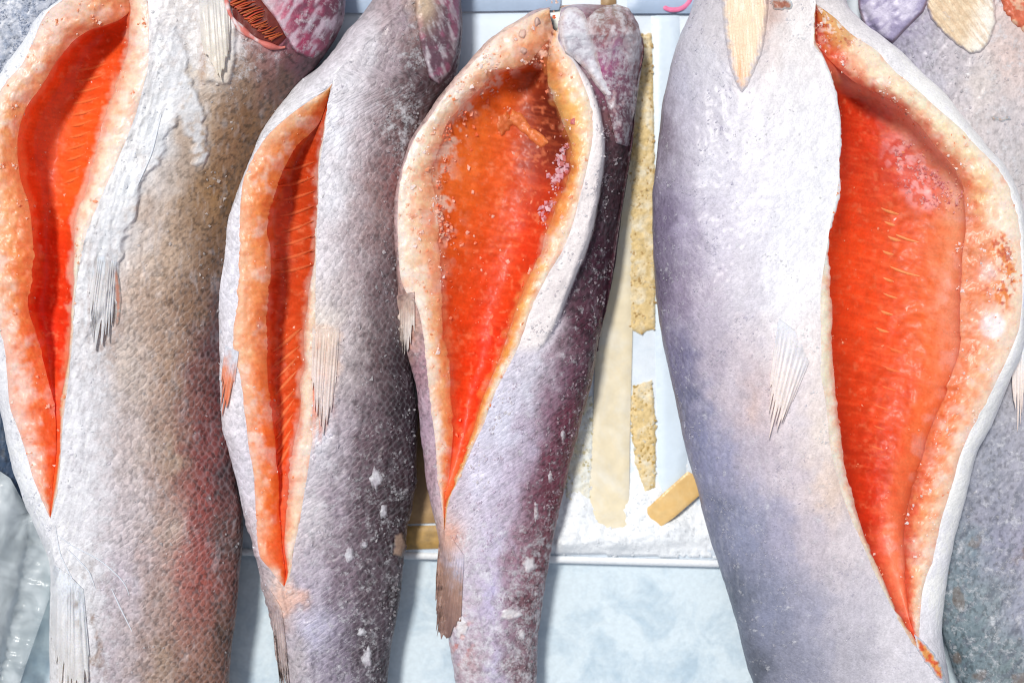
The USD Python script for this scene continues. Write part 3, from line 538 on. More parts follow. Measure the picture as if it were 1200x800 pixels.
k1 = [(170, 20, (226, 224, 230)), (200, 60, (216, 212, 214)), (185, 150, (226, 230, 236)), (150, 220, (236, 240, 246)), (235, 60, (222, 210, 196)), (290, 100, (152, 126, 106)), (330, 90, (116, 90, 78)), (370, 70, (92, 72, 76)), (270, 170, (160, 125, 95)), (300, 150, (136, 100, 66)), (220, 170, (192, 172, 156)), (250, 230, (165, 130, 92)), (272, 240, (128, 94, 56)), (130, 260, (236, 237, 242)), (170, 250, (202, 182, 168)), (110, 300, (222, 218, 219)), (200, 300, (196, 172, 152)), (250, 300, (134, 104, 78)), (265, 340, (100, 74, 72)), (160, 350, (198, 174, 158)), (220, 360, (156, 126, 104)), (258, 400, (92, 58, 64)), (100, 380, (224, 220, 222)), (150, 420, (208, 193, 184)), (200, 430, (176, 148, 128)), (235, 440, (138, 92, 86)), (255, 450, (104, 54, 60)), (110, 450, (222, 219, 224)), (90, 500, (230, 228, 235)), (150, 520, (204, 190, 188)), (200, 530, (184, 160, 142)), (238, 540, (146, 76, 74)), (234, 590, (160, 84, 78)), (236, 500, (134, 74, 70)), (238, 680, (172, 98, 88)), (265, 560, (84, 56, 58)), (100, 580, (232, 230, 236)), (150, 600, (206, 196, 200)), (200, 620, (190, 170, 160)), (236, 640, (170, 96, 90)), (262, 640, (118, 88, 82)), (280, 640, (92, 74, 70)), (90, 680, (236, 238, 243)), (140, 680, (200, 190, 200)), (190, 700, (180, 156, 148)), (236, 720, (168, 114, 104)), (262, 740, (106, 84, 72)), (80, 760, (232, 229, 227)), (130, 780, (190, 180, 188)), (190, 780, (172, 148, 132)), (240, 790, (148, 112, 96)), (400, 10, (136, 116, 130)), (350, 45, (112, 70, 88)), (330, 20, (190, 96, 122)), (380, 40, (104, 66, 80)), (5, 70, (236, 240, 246)), (30, 560, (238, 241, 247)), (60, 20, (236, 240, 246)), (250, 20, (222, 214, 212)), (300, 20, (200, 170, 170))]
FOLD1 = [(206, 30), (218, 70), (224, 104), (240, 130), (246, 180), (234, 196), (222, 160), (210, 136), (200, 150), (186, 190), (172, 210), (160, 240), (140, 300), (120, 360), (100, 400), (92, 330), (112, 260), (140, 215), (165, 165), (178, 110), (184, 40)]
PECT1 = [(232, 10), (262, -10), (276, 30), (276, 70), (266, 98), (252, 98), (240, 92), (234, 60)]
def film1(x, y, c):
    m = polymask(FOLD1, x, y, 5.0, 9.0, 140) * (0.65 + 0.5 * fb(x, y, 9.0, 3, 141)); c = mixc(c, m * 0.8 * sst(0.2, 0.5, fb(x, y, 7.0, 4, 145)), (222, 225, 231))
    fib = meshkit.fbm(np.column_stack([(x + 0.30 * y) / 2.4, y / 20.0, 0 * x]), 4, 146); near = np.exp(-((x - c1['d'](y) - 12) / 34) ** 2); c = c * (1 + 0.9 * near * (fib - 0.5))[..., None]
    c = mixc(c, polymask(PECT1, x, y, 3.0, 3.0, 142) * 0.8, (226, 216, 206)); c = mixc(c, blob(x, y, 237, 70, 4, 24) * 0.8, (176, 130, 92)); c = mixc(c, blob(x, y, 256, 40, 3, 22) * 0.5, (150, 130, 120))  # pale fin tint, then the shade of the crevices beside it painted in
    c = mixc(c, sst(0.5, 0.62, meshkit.fbm(np.column_stack([x / 4.0, y / 30.0, 0 * x]), 3, 143)) * blob(x, y, 118, 360, 26, 60) * 0.9, (170, 146, 138))
    return mixc(c, sst(0.5, 0.64, fb(x, y * 0.5, 9.0, 4, 144)) * blob(x, y, 100, 750, 22, 80) * 0.9, (150, 122, 104))
def bump1(x, y, z): return (z > 30) * (3.0 * polymask(FOLD1, x, y, 3.0, 9.0, 140) + 4.0 * polymask(PECT1, x, y, 3.0, 3.0, 142) + 1.6 * (meshkit.fbm(np.column_stack([x / 4.0, y / 30.0, 0 * x]), 3, 143) - 0.5) * (x < 175))
F1 = loft(p1, -300, 1150, c1, skin_fn(k1, 0.22, 0.6, lambda x, y: 0.20 + 0.24 * sst(170, 90, x + (y < 400) * 0) + 0.3 * blob(x, y, 250, 40, 60, 60), lambda x, y: 0.2 + sst(200, 460, y) * (0.3 + 0.5 * sst(90, 160, x)), 1, 0.3, paint=film1, ex=1.16, sat=1.0),
    rim_fn([(60, 10, (246, 186, 160)), (40, 80, (248, 178, 136)), (10, 150, (248, 166, 110)), (10, 250, (244, 168, 112)), (20, 330, (250, 150, 84)), (30, 420, (250, 124, 58)), (50, 500, (248, 118, 58)), (60, 590, (250, 136, 88)), (110, 15, (248, 168, 120))],
           [(165, 40, (250, 206, 182)), (150, 120, (250, 202, 172)), (130, 190, (250, 212, 188)), (105, 250, (248, 212, 190)), (88, 320, (250, 220, 200)), (80, 420, (250, 180, 140)), (70, 520, (250, 170, 130))], pw=0.6, seed=41),
    cav_fn([(140, 40, (216, 62, 24)), (100, 80, (222, 62, 28)), (60, 140, (232, 82, 48)), (110, 160, (238, 78, 34)), (45, 220, (226, 66, 30)), (90, 220, (240, 82, 36)), (50, 320, (222, 48, 20)), (70, 300, (226, 50, 22)), (70, 400, (218, 42, 18)), (60, 380, (220, 40, 20)), (72, 480, (236, 62, 26)), (66, 560, (246, 80, 34))], 43, lambda x, y: (0.5 + 0.5 * np.cos((y + 0.18 * x) * 2 * np.pi / 13.5)) ** 2 * sst(60, 95, x) * sst(260, 190, y) * sst(40, 70, y), 0.5),
    scale=6.2, seed=1, rows_taper=(90, 200), extra=bump1)
for i, yy_ in enumerate(np.arange(74, 216, 13.3)):
    w = 1 - i * 0.055; rib(F1, 128 - i * 3.4 - 44 * w, yy_ + 8, 131 - i * 3.4 - 4, yy_, 0.8, (246, 124, 66))
# gill slit at the head: a red recess with filaments, its pink cut edge, and the purple cover beside it
gz = F1.z
pad(p1, 'gill_recess', [(268, -8), (290, -10), (312, 4), (330, 24), (336, 44), (326, 54), (306, 50), (288, 40), (274, 22)], gz, 1.5, (112, 34, 24), CUT, edge=5, rough=0.6)
for i in range(34):
    u = i / 33; a0 = np.array([270 + 48 * u ** 1.1, 4 + 44 * u]) + rng.normal(0, 1.0, 2); b0 = a0 + np.array([22 - 9 * u, -8 + 3 * u]) * rng.uniform(0.75, 1.25) + rng.normal(0, 1.6, 2)
    t = np.linspace(0, 1, 7)[:, None]; q = a0 + (b0 - a0) * t; q[:, 1] += np.sin(np.pi * t[:, 0]) * rng.normal(0, 1.3); q = np.column_stack([q, gz(q[:, 0], q[:, 1]) + 2.0 + rng.uniform(0.6, 2.2) * np.sin(np.pi * t[:, 0])])
    v, fc = tube(q, rng.uniform(0.9, 1.5) * (1.1 - 0.75 * t[:, 0]), 5); put(p1, 'gill_filament', v, fc, FLESH, pig=np.broadcast_to(lin((160 + 44 * rng.uniform(), 58 + 34 * rng.uniform(), 40)), (len(v), 3)))
ge = np.array([(264, -4), (266, 10), (273, 24), (284, 36), (298, 46), (314, 54), (328, 57), (335, 55)], float); tt = np.linspace(0, 1, 30)
q = np.column_stack([np.interp(tt, np.linspace(0, 1, 8), ge[:, 0]), np.interp(tt, np.linspace(0, 1, 8), ge[:, 1])]); q = ndimage.gaussian_filter1d(q, 1.5, axis=0, mode='nearest')
v, f = tube(np.column_stack([q, gz(q[:, 0], q[:, 1]) + 1.0]), (3.4 + 1.2 * np.sin(tt * 19)) * np.sin(np.pi * (0.1 + 0.85 * tt)) ** 0.5, 10)
put(p1, 'gill_arch', v, f, FLESH, pig=mixc(lin((222, 120, 110)) * (0.7 + 0.5 * fb(v[:, 0], v[:, 1], 6.0, 3, 5))[:, None], sst(0.55, 0.68, fb(v[:, 0], v[:, 1], 5.0, 3, 6)), (240, 220, 220)))
def gillcol(x, y, d):
    c = mixc(np.broadcast_to(lin((112, 62, 82)), (len(x), 3)), (sst(0.4, 0.7, fb(x, y, 13.0, 4, 70)) * 0.5 + blob(x, y, 328, 22, 14, 24)) * sst(400, 350, x), (196, 58, 104))
    c = mixc(c, sst(0.46, 0.74, meshkit.fbm(np.column_stack([(x + y * 0.5) / 6.0, y / 14.0, 0 * x]), 5, 71)) * 0.75, (206, 188, 202)); return mixc(c, sst(350, 300, x) * 0.8, (212, 200, 206))
pad(p1, 'gill_cover', [(296, -60), (380, -70), (398, -30), (400, 4), (394, 30), (384, 56), (366, 70), (346, 62), (334, 42), (322, 22), (308, 4), (298, -20)], gz, 6.0, gillcol, SKIN, aux=(0, 0.3, 0), edge=12, rough=1.0, step=1.6, bl=(F1, 3.0))
fin(p1, 'pectoral_fin', [(232, -20), (268, -20)], [(238, 92), (250, 100), (264, 96), (272, 80)], gz, ((228, 222, 218), (222, 206, 186), (206, 192, 184)), 8, 5.0, 2.0, 0.7, 5.0, 3, 0.05, F=F1)
for st in ([(62, 622), (84, 640), (108, 650), (128, 664), (148, 684), (152, 700)], [(130, 688), (140, 710), (156, 742)], [(64, 612), (70, 650), (88, 684), (92, 720)], [(76, 640), (104, 668), (112, 690)], [(190, 130), (178, 180), (160, 220)]):
    st = np.array(st, float); tt = np.linspace(0, 1, 22); q = np.column_stack([np.interp(tt, np.linspace(0, 1, len(st)), st[:, i]) for i in (0, 1)]); q = ndimage.gaussian_filter1d(q, 1.6, axis=0, mode='nearest')
    v, fc = tube(np.column_stack([q, gz(q[:, 0], q[:, 1]) + 0.3]), 0.9 * np.sin(np.pi * (0.06 + 0.9 * tt)) ** 0.5, 6); put(p1, 'skin_string', v, fc, FINL, pig=np.broadcast_to(lin((236, 237, 242)), (len(v), 3)))
fin(p1, 'pelvic_fin', [(112, 296), (140, 300)], [(94, 408), (112, 424), (134, 412)], gz, ((214, 204, 200), (226, 224, 226), (176, 160, 156)), 9, 4.0, 2.0, 1.4, 12.0, 5, 0.25, F=F1)
pad(p1, 'wound', [(136, 308), (141, 330), (143, 352), (140, 378), (136, 384), (134, 350), (133, 322)], gz, 2.0, (196, 120, 100), CUT, edge=3, rough=0.6, step=1.4, bl=(F1, 4.0))
fin(p1, 'anal_fin', [(62, 660), (80, 672), (98, 690)], [(57, 830), (80, 850), (112, 850)], gz, ((232, 232, 236), (214, 206, 200), (182, 160, 146)), 8, 3.0, 2.0, 1.4, 10.0, 8, 0.2, F=F1)
scatter(F1, 26000, (-20, 0, 290, 800), lambda x, y: ((x > c1['d'](y) + 2) & (x < c1['R'](y) - 4)) * (0.03 + 0.10 * sst(0.55, 0.7, fb(x, y, 20, 3, 90)) + 0.22 * np.exp(-((x - c1['d'](y) - 8) / 16) ** 2) * (y < 620)), 21, (0.5, 1.7), WHITE, local=0.6)
scatter(F1, 9000, (-20, 0, 75, 660), lambda x, y: ((x < c1['a'](y)) & (x > c1['L'](y) + 1)) * 0.5, 22, (0.6, 1.9), WHITE)
scatter(F1, 9000, (0, 10, 180, 600), lambda x, y: ((x > c1['a'](y)) & (x < c1['d'](y))) * 0.03, 23, (0.5, 1.6), PEACH)

scatter(F1, 14000, (-10, 0, 180, 600), lambda x, y: (((x > c1['a'](y)) & (x < c1['b'](y))) | ((x > c1['c'](y)) & (x < c1['d'](y)))) * 0.6 * sst(0.58, 0.68, fb(x, y, 14, 4, 181)), 37, (0.6, 2.0), PEACH)
# ---- second fish: slimmer, brown-grey scales, thick orange rim on the left of a narrow ribbed cavity
p2 = thing('gutted_fish', (380, 400, 0), 'slim scaly gutted fish with a thick orange rim left of its narrow ribbed cavity', 'fish', G)
s2 = kn((-300, 520), (0, 474), (97, 390), (687, 333), (750, 347), (800, 356), (1100, 392))
c2 = dict(L=kn((-300, 490), (-60, 462), (0, 436), (20, 421), (36, 406), (60, 390), (80, 372), (96, 348), (118, 330), (152, 308), (185, 295), (220, 280), (260, 265), (300, 260), (350, 255), (400, 256), (450, 257), (495, 260), (540, 272), (600, 285), (635, 295), (665, 302), (740, 321), (775, 331), (800, 336), (1000, 362), (1100, 375)),
    R=kn((-300, 560), (-60, 546), (0, 541), (30, 542), (60, 540), (90, 533), (107, 523), (130, 508), (200, 492), (260, 483), (330, 479), (420, 484), (480, 489), (560, 488.5), (584, 484), (620, 476.6), (659, 473.6), (710, 467.6), (770, 457), (800, 454), (1000, 432), (1100, 420)),
    H=kn((-300, 60), (0, 92), (200, 98), (400, 98), (600, 86), (800, 62), (1100, 40)),
    a=seamed(s2, 97, 687, [(97, 390), (104, 384), (118, 364), (138, 336), (155, 318), (190, 295), (220, 284), (275, 281), (310, 280), (350, 279), (400, 273), (425, 277), (450, 283), (477, 287), (506, 290), (535, 294), (560, 298), (620, 300), (650, 304), (670, 320), (687, 333)]),
    b=seamed(s2, 97, 687, [(97, 390), (118, 384), (145, 374), (170, 350), (200, 332), (230, 320), (265, 312), (290, 317), (320, 318), (350, 315), (400, 312), (447, 314), (470, 317), (497, 320), (537, 323), (565, 326), (615, 329), (640, 330), (672, 334), (687, 333)]),
    c=seamed(s2, 97, 687, [(97, 390), (118, 386), (145, 379), (200, 372), (250, 370), (300, 369), (350, 362), (395, 357), (425, 357), (450, 350), (470, 352), (497, 349), (520, 344), (560, 339), (600, 335), (635, 333), (670, 337), (687, 333)]),
    d=seamed(s2, 97, 687, [(97, 390), (105, 387), (150, 381), (200, 374), (300, 371), (320, 371), (350, 369), (391, 369), (425, 366), (506, 366), (533, 363), (560, 359), (610, 352), (640, 345), (670, 341), (687, 333)]),
    D=kn((100, 40), (250, 62), (500, 52), (680, 20)), fa=kn((0, 1), (90, 1), (180, .82), (560, .84), (700, 1), (1000, 1)), sl=kn((0, .45), (90, .45), (200, .66), (600, .62), (720, .5)), sr=kn((0, .4), (700, .4)),
    B=kn((0, 480), (300, 375), (700, 390), (1100, 400)), pl=kn((60, 1.0), (150, 2.4), (620, 2.2), (720, 1.0)), gam=0.75, ur=16.0, rimdrop=14.0,
    ribs=lambda x, y: 0.8 * np.cos((y + 0.75 * x) * 2 * np.pi / 15.0) * sst(345, 375, y) + 0.4 * np.cos((y + 0.2 * x) * 2 * np.pi / 15.0) * sst(375, 345, y))
k2 = [(470, 20, (176, 161, 170)), (430, 60, (220, 217, 223)), (400, 100, (226, 224, 230)), (450, 80, (186, 172, 178)), (500, 30, (126, 92, 100)), (495, 8, (192, 168, 146)), (520, 60, (112, 78, 98)), (535, 60, (84, 64, 84)), (500, 100, (92, 66, 70)), (390, 150, (228, 228, 235)), (430, 160, (200, 190, 195)), (460, 140, (138, 112, 112)), (480, 140, (98, 72, 70)), (385, 230, (228, 227, 233)), (420, 240, (194, 180, 183)), (445, 240, (168, 144, 142)), (460, 220, (152, 106, 104)), (474, 300, (86, 60, 64)), (380, 300, (228, 223, 228)), (420, 320, (188, 174, 177)), (447, 340, (134, 114, 117)), (380, 390, (230, 222, 216)), (410, 400, (204, 195, 198)), (442, 420, (124, 104, 107)), (470, 420, (68, 52, 60)), (478, 480, (62, 46, 55)), (372, 520, (227, 225, 232)), (402, 500, (190, 180, 188)), (432, 520, (128, 108, 116)), (462, 540, (80, 62, 70)), (362, 600, (223, 218, 223)), (392, 590, (172, 160, 171)), (420, 600, (124, 106, 115)), (450, 600, (90, 71, 78)), (470, 600, (70, 56, 62)), (330, 690, (222, 213, 213)), (360, 690, (196, 188, 201)), (400, 680, (152, 137, 148)), (430, 690, (108, 93, 102)), (460, 690, (80, 67, 73)), (345, 780, (190, 184, 188)), (368, 740, (208, 206, 224)), (392, 770, (152, 143, 158)), (420, 760, (108, 96, 105)), (446, 780, (84, 74, 80)), (262, 330, (226, 225, 233)), (265, 470, (228, 224, 229)), (285, 560, (222, 218, 227)), (300, 650, (212, 198, 203)), (322, 720, (186, 164, 162)), (340, 130, (232, 232, 236))]
def paint2(x, y, c):
    c = mixc(c, polymask([(322, 684), (340, 680), (352, 692), (366, 706), (346, 714), (330, 722), (318, 704)], x, y, 7.0, 10.0, 160) * 0.6, (238, 198, 178))
    c = mixc(c, polymask([(366, 380), (398, 384), (394, 440), (380, 500), (366, 520)], x, y, 8.0, 9.0, 161) * 0.6, (240, 212, 194))
    return mixc(c, sst(0.5, 0.62, meshkit.fbm(np.column_stack([x / 3.5, y / 22.0, 0 * x]), 3, 162)) * blob(x, y, 374, 460, 12, 46) * 0.9, (222, 120, 80))
def bump2(x, y, z): return (z > 30) * (2.0 * polymask([(322, 684), (340, 680), (352, 692), (366, 706), (346, 714), (330, 722), (318, 704)], x, y, 3.0, 9.0, 160) + 1.2 * sst(0.56, 0.66, fb(x, y, 15.0, 3, 163)) * sst(400, 560, y))
k2 = [(a, b, tuple(np.array(q) * (0.97 if np.mean(q) < 120 else 1.0))) for a, b, q in k2]
F2 = loft(p2, -300, 1100, c2, skin_fn(k2, 0.2, 0.5, lambda x, y: 0.17 + 0.12 * sst(350, 600, y) + 0.2 * blob(x, y, 510, 50, 40, 60) + 0.2 * blob(x, y, 470, 150, 30, 60), lambda x, y: 0.85 - 0.7 * blob(x, y, 520, 40, 40, 80), 2, 0.2, paint=paint2, ex=1.28),
    rim_fn([(360, 125, (250, 156, 92)), (330, 160, (250, 140, 70)), (300, 220, (248, 140, 72)), (300, 300, (248, 150, 90)), (295, 370, (248, 146, 86)), (290, 410, (250, 176, 130)), (300, 440, (250, 124, 46)), (310, 520, (250, 112, 36)), (312, 600, (252, 118, 42)), (325, 660, (248, 110, 50)), (305, 560, (252, 130, 56))],
           [(378, 200, (250, 206, 190)), (365, 350, (250, 194, 168)), (360, 450, (250, 202, 180)), (355, 540, (250, 206, 190)), (345, 620, (250, 190, 160))], (250, 220, 200), 0.4, 51),
    cav_fn([(360, 180, (190, 52, 24)), (345, 240, (192, 54, 28)), (362, 260, (196, 58, 32)), (340, 330, (198, 58, 32)), (325, 330, (178, 48, 26)), (340, 420, (204, 66, 36)), (320, 440, (200, 56, 26)), (340, 500, (212, 66, 34)), (330, 560, (222, 62, 26)), (332, 640, (230, 62, 28)), (325, 260, (214, 70, 30))], 53, lambda x, y: (0.5 + 0.5 * np.cos((y + 0.75 * x) * 2 * np.pi / 15.0)) ** 3 * sst(340, 380, y), 0.4),
    scale=5.6, seed=2, rows_taper=(60, 200), extra=bump2)
for i in range(9):
    yb_ = 392 + i * 17.0; rib(F2, 319 + i * 0.8, yb_ + 20, 353 - i * 1.6, yb_ - 8 + rng.normal(0, 2), 1.1 * rng.uniform(0.6, 1.15), (240, 134, 82))
for i in range(8):
    rib(F2, 324 - i * 0.6, 200 + i * 17.5 + rng.normal(0, 2), 368, 190 + i * 17.0, 0.9, (232, 116, 70))
fin(p2, 'pelvic_fin', [(264, 404), (280, 412)], [(254, 480), (258, 504), (268, 506)], F2.z, ((236, 150, 110), (222, 84, 52), (240, 190, 166)), 5, 3.0, 2.0, 1.2, 8.0, 4, 0.3, label='red torn pelvic fin on the left edge', F=F2)
fin(p2, 'pelvic_fin', [(366, 384), (398, 386)], [(364, 500), (376, 540), (388, 528)], F2.z, ((234, 206, 188), (232, 222, 222), (222, 128, 92)), 9, 3.0, 2.0, 1.2, 14.0, 6, 0.15, F=F2)
fin(p2, 'anal_fin', [(316, 690), (330, 712)], [(328, 838), (346, 846)], F2.z, ((214, 186, 180), (176, 156, 150), (232, 224, 222)), 6, 3.0, 2.0, 1.4, 10.0, 9, 0.2, F=F2)
pad(p2, 'skin_scar', [(462, 626), (472, 622), (477, 640), (472, 654), (460, 650)], F2.z, 3.0, (156, 132, 116), SKIN, edge=4, rough=0.8, step=1.5, bl=(F2, 4.0))
def gill2(x, y, d):
    c = mixc(np.broadcast_to(lin((104, 74, 88)), (len(x), 3)), sst(0.45, 0.6, fb(x, y, 14.0, 3, 72)), (146, 84, 110)); c = mixc(c, 0.7 * sst(0.48, 0.74, meshkit.fbm(np.column_stack([(x - y * 0.35) / 4.0, y / 16.0, 0 * x]), 5, 73)), (206, 198, 206))
    return mixc(c, blob(x, y, 497, 5, 14, 26), (206, 182, 156))
pad(p2, 'gill_cover', [(486, -60), (530, -60), (539, -10), (540, 30), (536, 62), (528, 84), (514, 100), (503, 92), (494, 60), (487, 20)], F2.z, 5.0, gill2, SKIN, aux=(0, 0.28, 0), edge=10, rough=1.2, step=1.6, bl=(F2, 3.0))
scatter(F2, 40000, (290, 0, 490, 800), lambda x, y: ((x > c2['d'](y) + 2) & (x < c2['R'](y) - 3)) * (0.02 + 0.35 * sst(0.5, 0.7, fb(x, y, 16, 3, 91)) * (0.3 + sst(380, 600, y)) + 0.10 * sst(420, 470, x)), 24, (0.5, 1.8), ((222, 220, 228), (200, 194, 204), (238, 238, 244)), local=0.6)
scatter(F2, 4000, (250, 90, 400, 700), lambda x, y: ((x > c2['a'](y)) & (x < c2['d'](y))) * 0.10, 25, (0.5, 1.5), PEACH)
scatter(F2, 5000, (250, 90, 400, 700), lambda x, y: (np.abs(x - c2['L'](y) - 3) < 3) * 0.6 + (np.abs(x - c2['d'](y)) < 1.5) * 0.5, 26, (0.5, 1.4), WHITE)
for i, (px_, py_, sx, sy) in enumerate([(440, 560, 7, 16), (426, 636, 5, 6), (450, 600, 5, 9), (430, 770, 7, 14), (424, 740, 6, 6), (410, 650, 6, 10)]):
    an = np.linspace(0, 2 * np.pi, 14, endpoint=False); rr = 0.6 + 0.6 * rng.uniform(size=14)
    pad(p2, 'frost_patch', [(px_ + sx * r_0 * math.cos(t), py_ + sy * r_0 * math.sin(t)) for t, r_0 in zip(an, rr)], F2.z, 1.6, (186, 180, 190), SKIN, aux=(0, 0.4, 0), edge=3, rough=0.8, rscale=3.0, step=1.3, bl=(F2, 4.0))

# ---- third fish: purple back, wide open orange cavity
p3 = thing('gutted_fish', (600, 400, 0), 'purple-backed gutted fish with wide open orange cavity speckled with frost', 'fish', G)
s3 = kn((0, 652), (626, 521), (700, 556), (800, 572), (1100, 582))
c3 = dict(L=kn((5, 632), (9, 628), (22, 610), (32, 592), (47, 572), (72, 550), (95, 530), (120, 510), (137, 499), (155, 486), (195, 470), (235, 462), (275, 461), (325, 465), (354, 466), (390, 472), (420, 480), (450, 487), (500, 492), (550, 497), (590, 505), (620, 512), (650, 517), (700, 520), (780, 531), (800, 534), (1000, 552), (1100, 560)),
    R=kn((5, 736), (15, 742), (32, 749), (62, 753), (100, 747), (137, 744), (175, 740), (225, 732), (290, 722), (340, 715), (400, 702), (445, 695), (500, 680), (550, 667), (595, 657), (650, 645), (700, 637), (750, 631), (800, 629), (1000, 612), (1100, 602)),
    H=kn((0, 84), (60, 98), (200, 102), (400, 96), (600, 78), (800, 56), (1100, 38)),
    a=seamed(s3, 0, 626, [(0, 640), (10, 633), (22, 616), (47, 578), (72, 556), (95, 536), (137, 504), (155, 491), (195, 475), (235, 467), (275, 466), (325, 470), (342, 476), (354, 486), (381, 494), (410, 498), (446, 502), (500, 508), (550, 512), (590, 517), (615, 520), (626, 521)]),
    b=seamed(s3, 0, 626, [(0, 649), (40, 646), (62, 630), (80, 607), (84, 586), (105, 562), (125, 542), (150, 522), (175, 515), (200, 507), (250, 512), (300, 515), (350, 518), (376, 518), (395, 520), (421, 525), (446, 527), (500, 530), (550, 527), (585, 521.5), (626, 521)]),
    c=seamed(s3, 0, 626, [(0, 651), (40, 649), (62, 642), (77, 640), (100, 642), (122, 650), (142, 657), (160, 664), (175, 669), (190, 668), (215, 663), (250, 650), (290, 635), (333, 615), (369, 602), (405, 591), (446, 575), (475, 562), (500, 555), (525, 548), (560, 535), (595, 522), (626, 521)]),
    d=seamed(s3, 0, 626, [(0, 653), (45, 654), (60, 660), (72, 671), (100, 684), (135, 694), (160, 695), (200, 687), (250, 675), (290, 660), (325, 640), (365, 621), (400, 610), (428, 597), (446, 586), (475, 575), (498, 567), (520, 556), (555, 541), (595, 525), (626, 521)]),
    e=kn((40, 660), (60, 666), (75, 677), (100, 693), (135, 704), (175, 708), (220, 703), (270, 693), (325, 673), (370, 656), (390, 646), (410, 632), (430, 618)), hf=kn((40, 0), (75, 18), (150, 26), (300, 24), (370, 14), (405, 3), (420, 0)),
    D=kn((40, 26), (100, 60), (180, 66), (300, 62), (450, 50), (600, 20)), fa=kn((0, .8), (560, .84), (680, 1), (1000, 1)), sl=kn((0, .62), (600, .62), (700, .5)), sr=kn((0, .4), (700, .4)),
    B=kn((0, 650), (300, 590), (700, 570), (1100, 575)), pl=kn((0, 2.2), (600, 2.2), (720, 1.0)), gam=1.5, ul=0.0, ur=10.0, rimdrop=12.0, grit=1.8)
k3 = [(735, 130, (78, 52, 64)), (722, 180, (86, 66, 70)), (717, 250, (82, 62, 69)), (703, 330, (82, 50, 64)), (692, 300, (82, 52, 66)), (680, 380, (92, 50, 66)), (695, 420, (88, 62, 70)), (660, 440, (146, 116, 132)), (630, 420, (226, 224, 234)), (620, 460, (232, 232, 243)), (645, 480, (164, 134, 150)), (665, 480, (112, 60, 74)), (680, 470, (92, 61, 71)), (590, 500, (229, 229, 242)), (620, 520, (204, 194, 210)), (645, 540, (122, 70, 84)), (662, 540, (102, 50, 64)), (560, 560, (229, 226, 240)), (600, 570, (214, 204, 220)), (630, 590, (145, 100, 114)), (650, 600, (108, 54, 66)), (545, 620, (226, 221, 231)), (580, 640, (219, 213, 230)), (610, 650, (173, 139, 151)), (630, 660, (124, 85, 94)), (640, 640, (105, 70, 76)), (550, 700, (212, 203, 213)), (575, 700, (214, 209, 234)), (600, 710, (168, 139, 150)), (625, 710, (118, 89, 95)), (555, 780, (198, 180, 186)), (580, 780, (204, 199, 220)), (610, 780, (153, 128, 134)), (625, 780, (114, 89, 93)), (480, 380, (198, 170, 160)), (495, 430, (180, 150, 160)), (497, 500, (190, 170, 184)), (505, 560, (196, 172, 182)), (515, 620, (206, 188, 188)), (720, 14, (140, 116, 98)), (737, 40, (130, 92, 82)), (720, 60, (160, 104, 142)), (712, 85, (146, 62, 118)), (735, 90, (112, 70, 88)), (747, 62, (122, 86, 86)), (668, 40, (196, 186, 198)), (690, 90, (190, 172, 176)), (710, 130, (150, 116, 116)), (600, 40, (236, 214, 200)), (640, 390, (226, 220, 226))]
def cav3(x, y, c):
    c = mixc(c, blob(x, y, 646, 128, 27, 72) * 0.9 + blob(x, y, 648, 62, 8, 40) * 0.5, (92, 28, 16)); c = mixc(c, blob(x, y, 628, 95, 22, 30) * 0.5, (150, 52, 22))  # blood brown, painted darker up here to shade the hollow deeper
    m = sst(0.5, 0.64, fb(x, y, 9.0, 4, 172)) * np.exp(-((x - c3['b'](y) - 8) / 16) ** 2) * sst(330, 250, y)
    return mixc(c, m * 0.9, (250, 206, 186))
def paint3(x, y, c):
    c = mixc(c, sst(0.5, 0.62, fb(x, y, 9.0, 3, 170)) * blob(x, y, 540, 745, 12, 26) * 0.9, (214, 140, 126)); c = mixc(c, blob(x, y, 528, 630, 16, 22) * 0.6, (232, 176, 146))
    return mixc(c, blob(x, y, 476, 390, 10, 30) * 0.6 * sst(0.45, 0.6, fb(x, y, 7, 3, 171)), (196, 140, 110))
k3 = [(a, b, tuple(np.array(q) * (1.14 if np.mean(q) < 105 else 1.0))) for a, b, q in k3]
sk3 = skin_fn(k3, 0.24, 0.55, lambda x, y: 0.26 + 0.10 * sst(560, 680, y), lambda x, y: 0.25 + 0.3 * sst(350, 450, y), 3, 0.2, paint=paint3, ex=1.34)
def skin3(x, y, z):
    c, aux = sk3(x, y, z); w = sst(2.0, -1.0, x - c3['e'](y)) * sst(c3['hf'](y) * 0, 4, c3['hf'](y)) * (x > c3['d'](y) - 3)
    w = w * sst(40, 75, y)
    c = mixc(c, w * (0.75 + 0.5 * fb(x, y, 12.0, 3, 75)), (240, 232, 232)); aux[:, 0] *= 1 - w; aux[:, 1] -= 0.1 * w; return c, aux
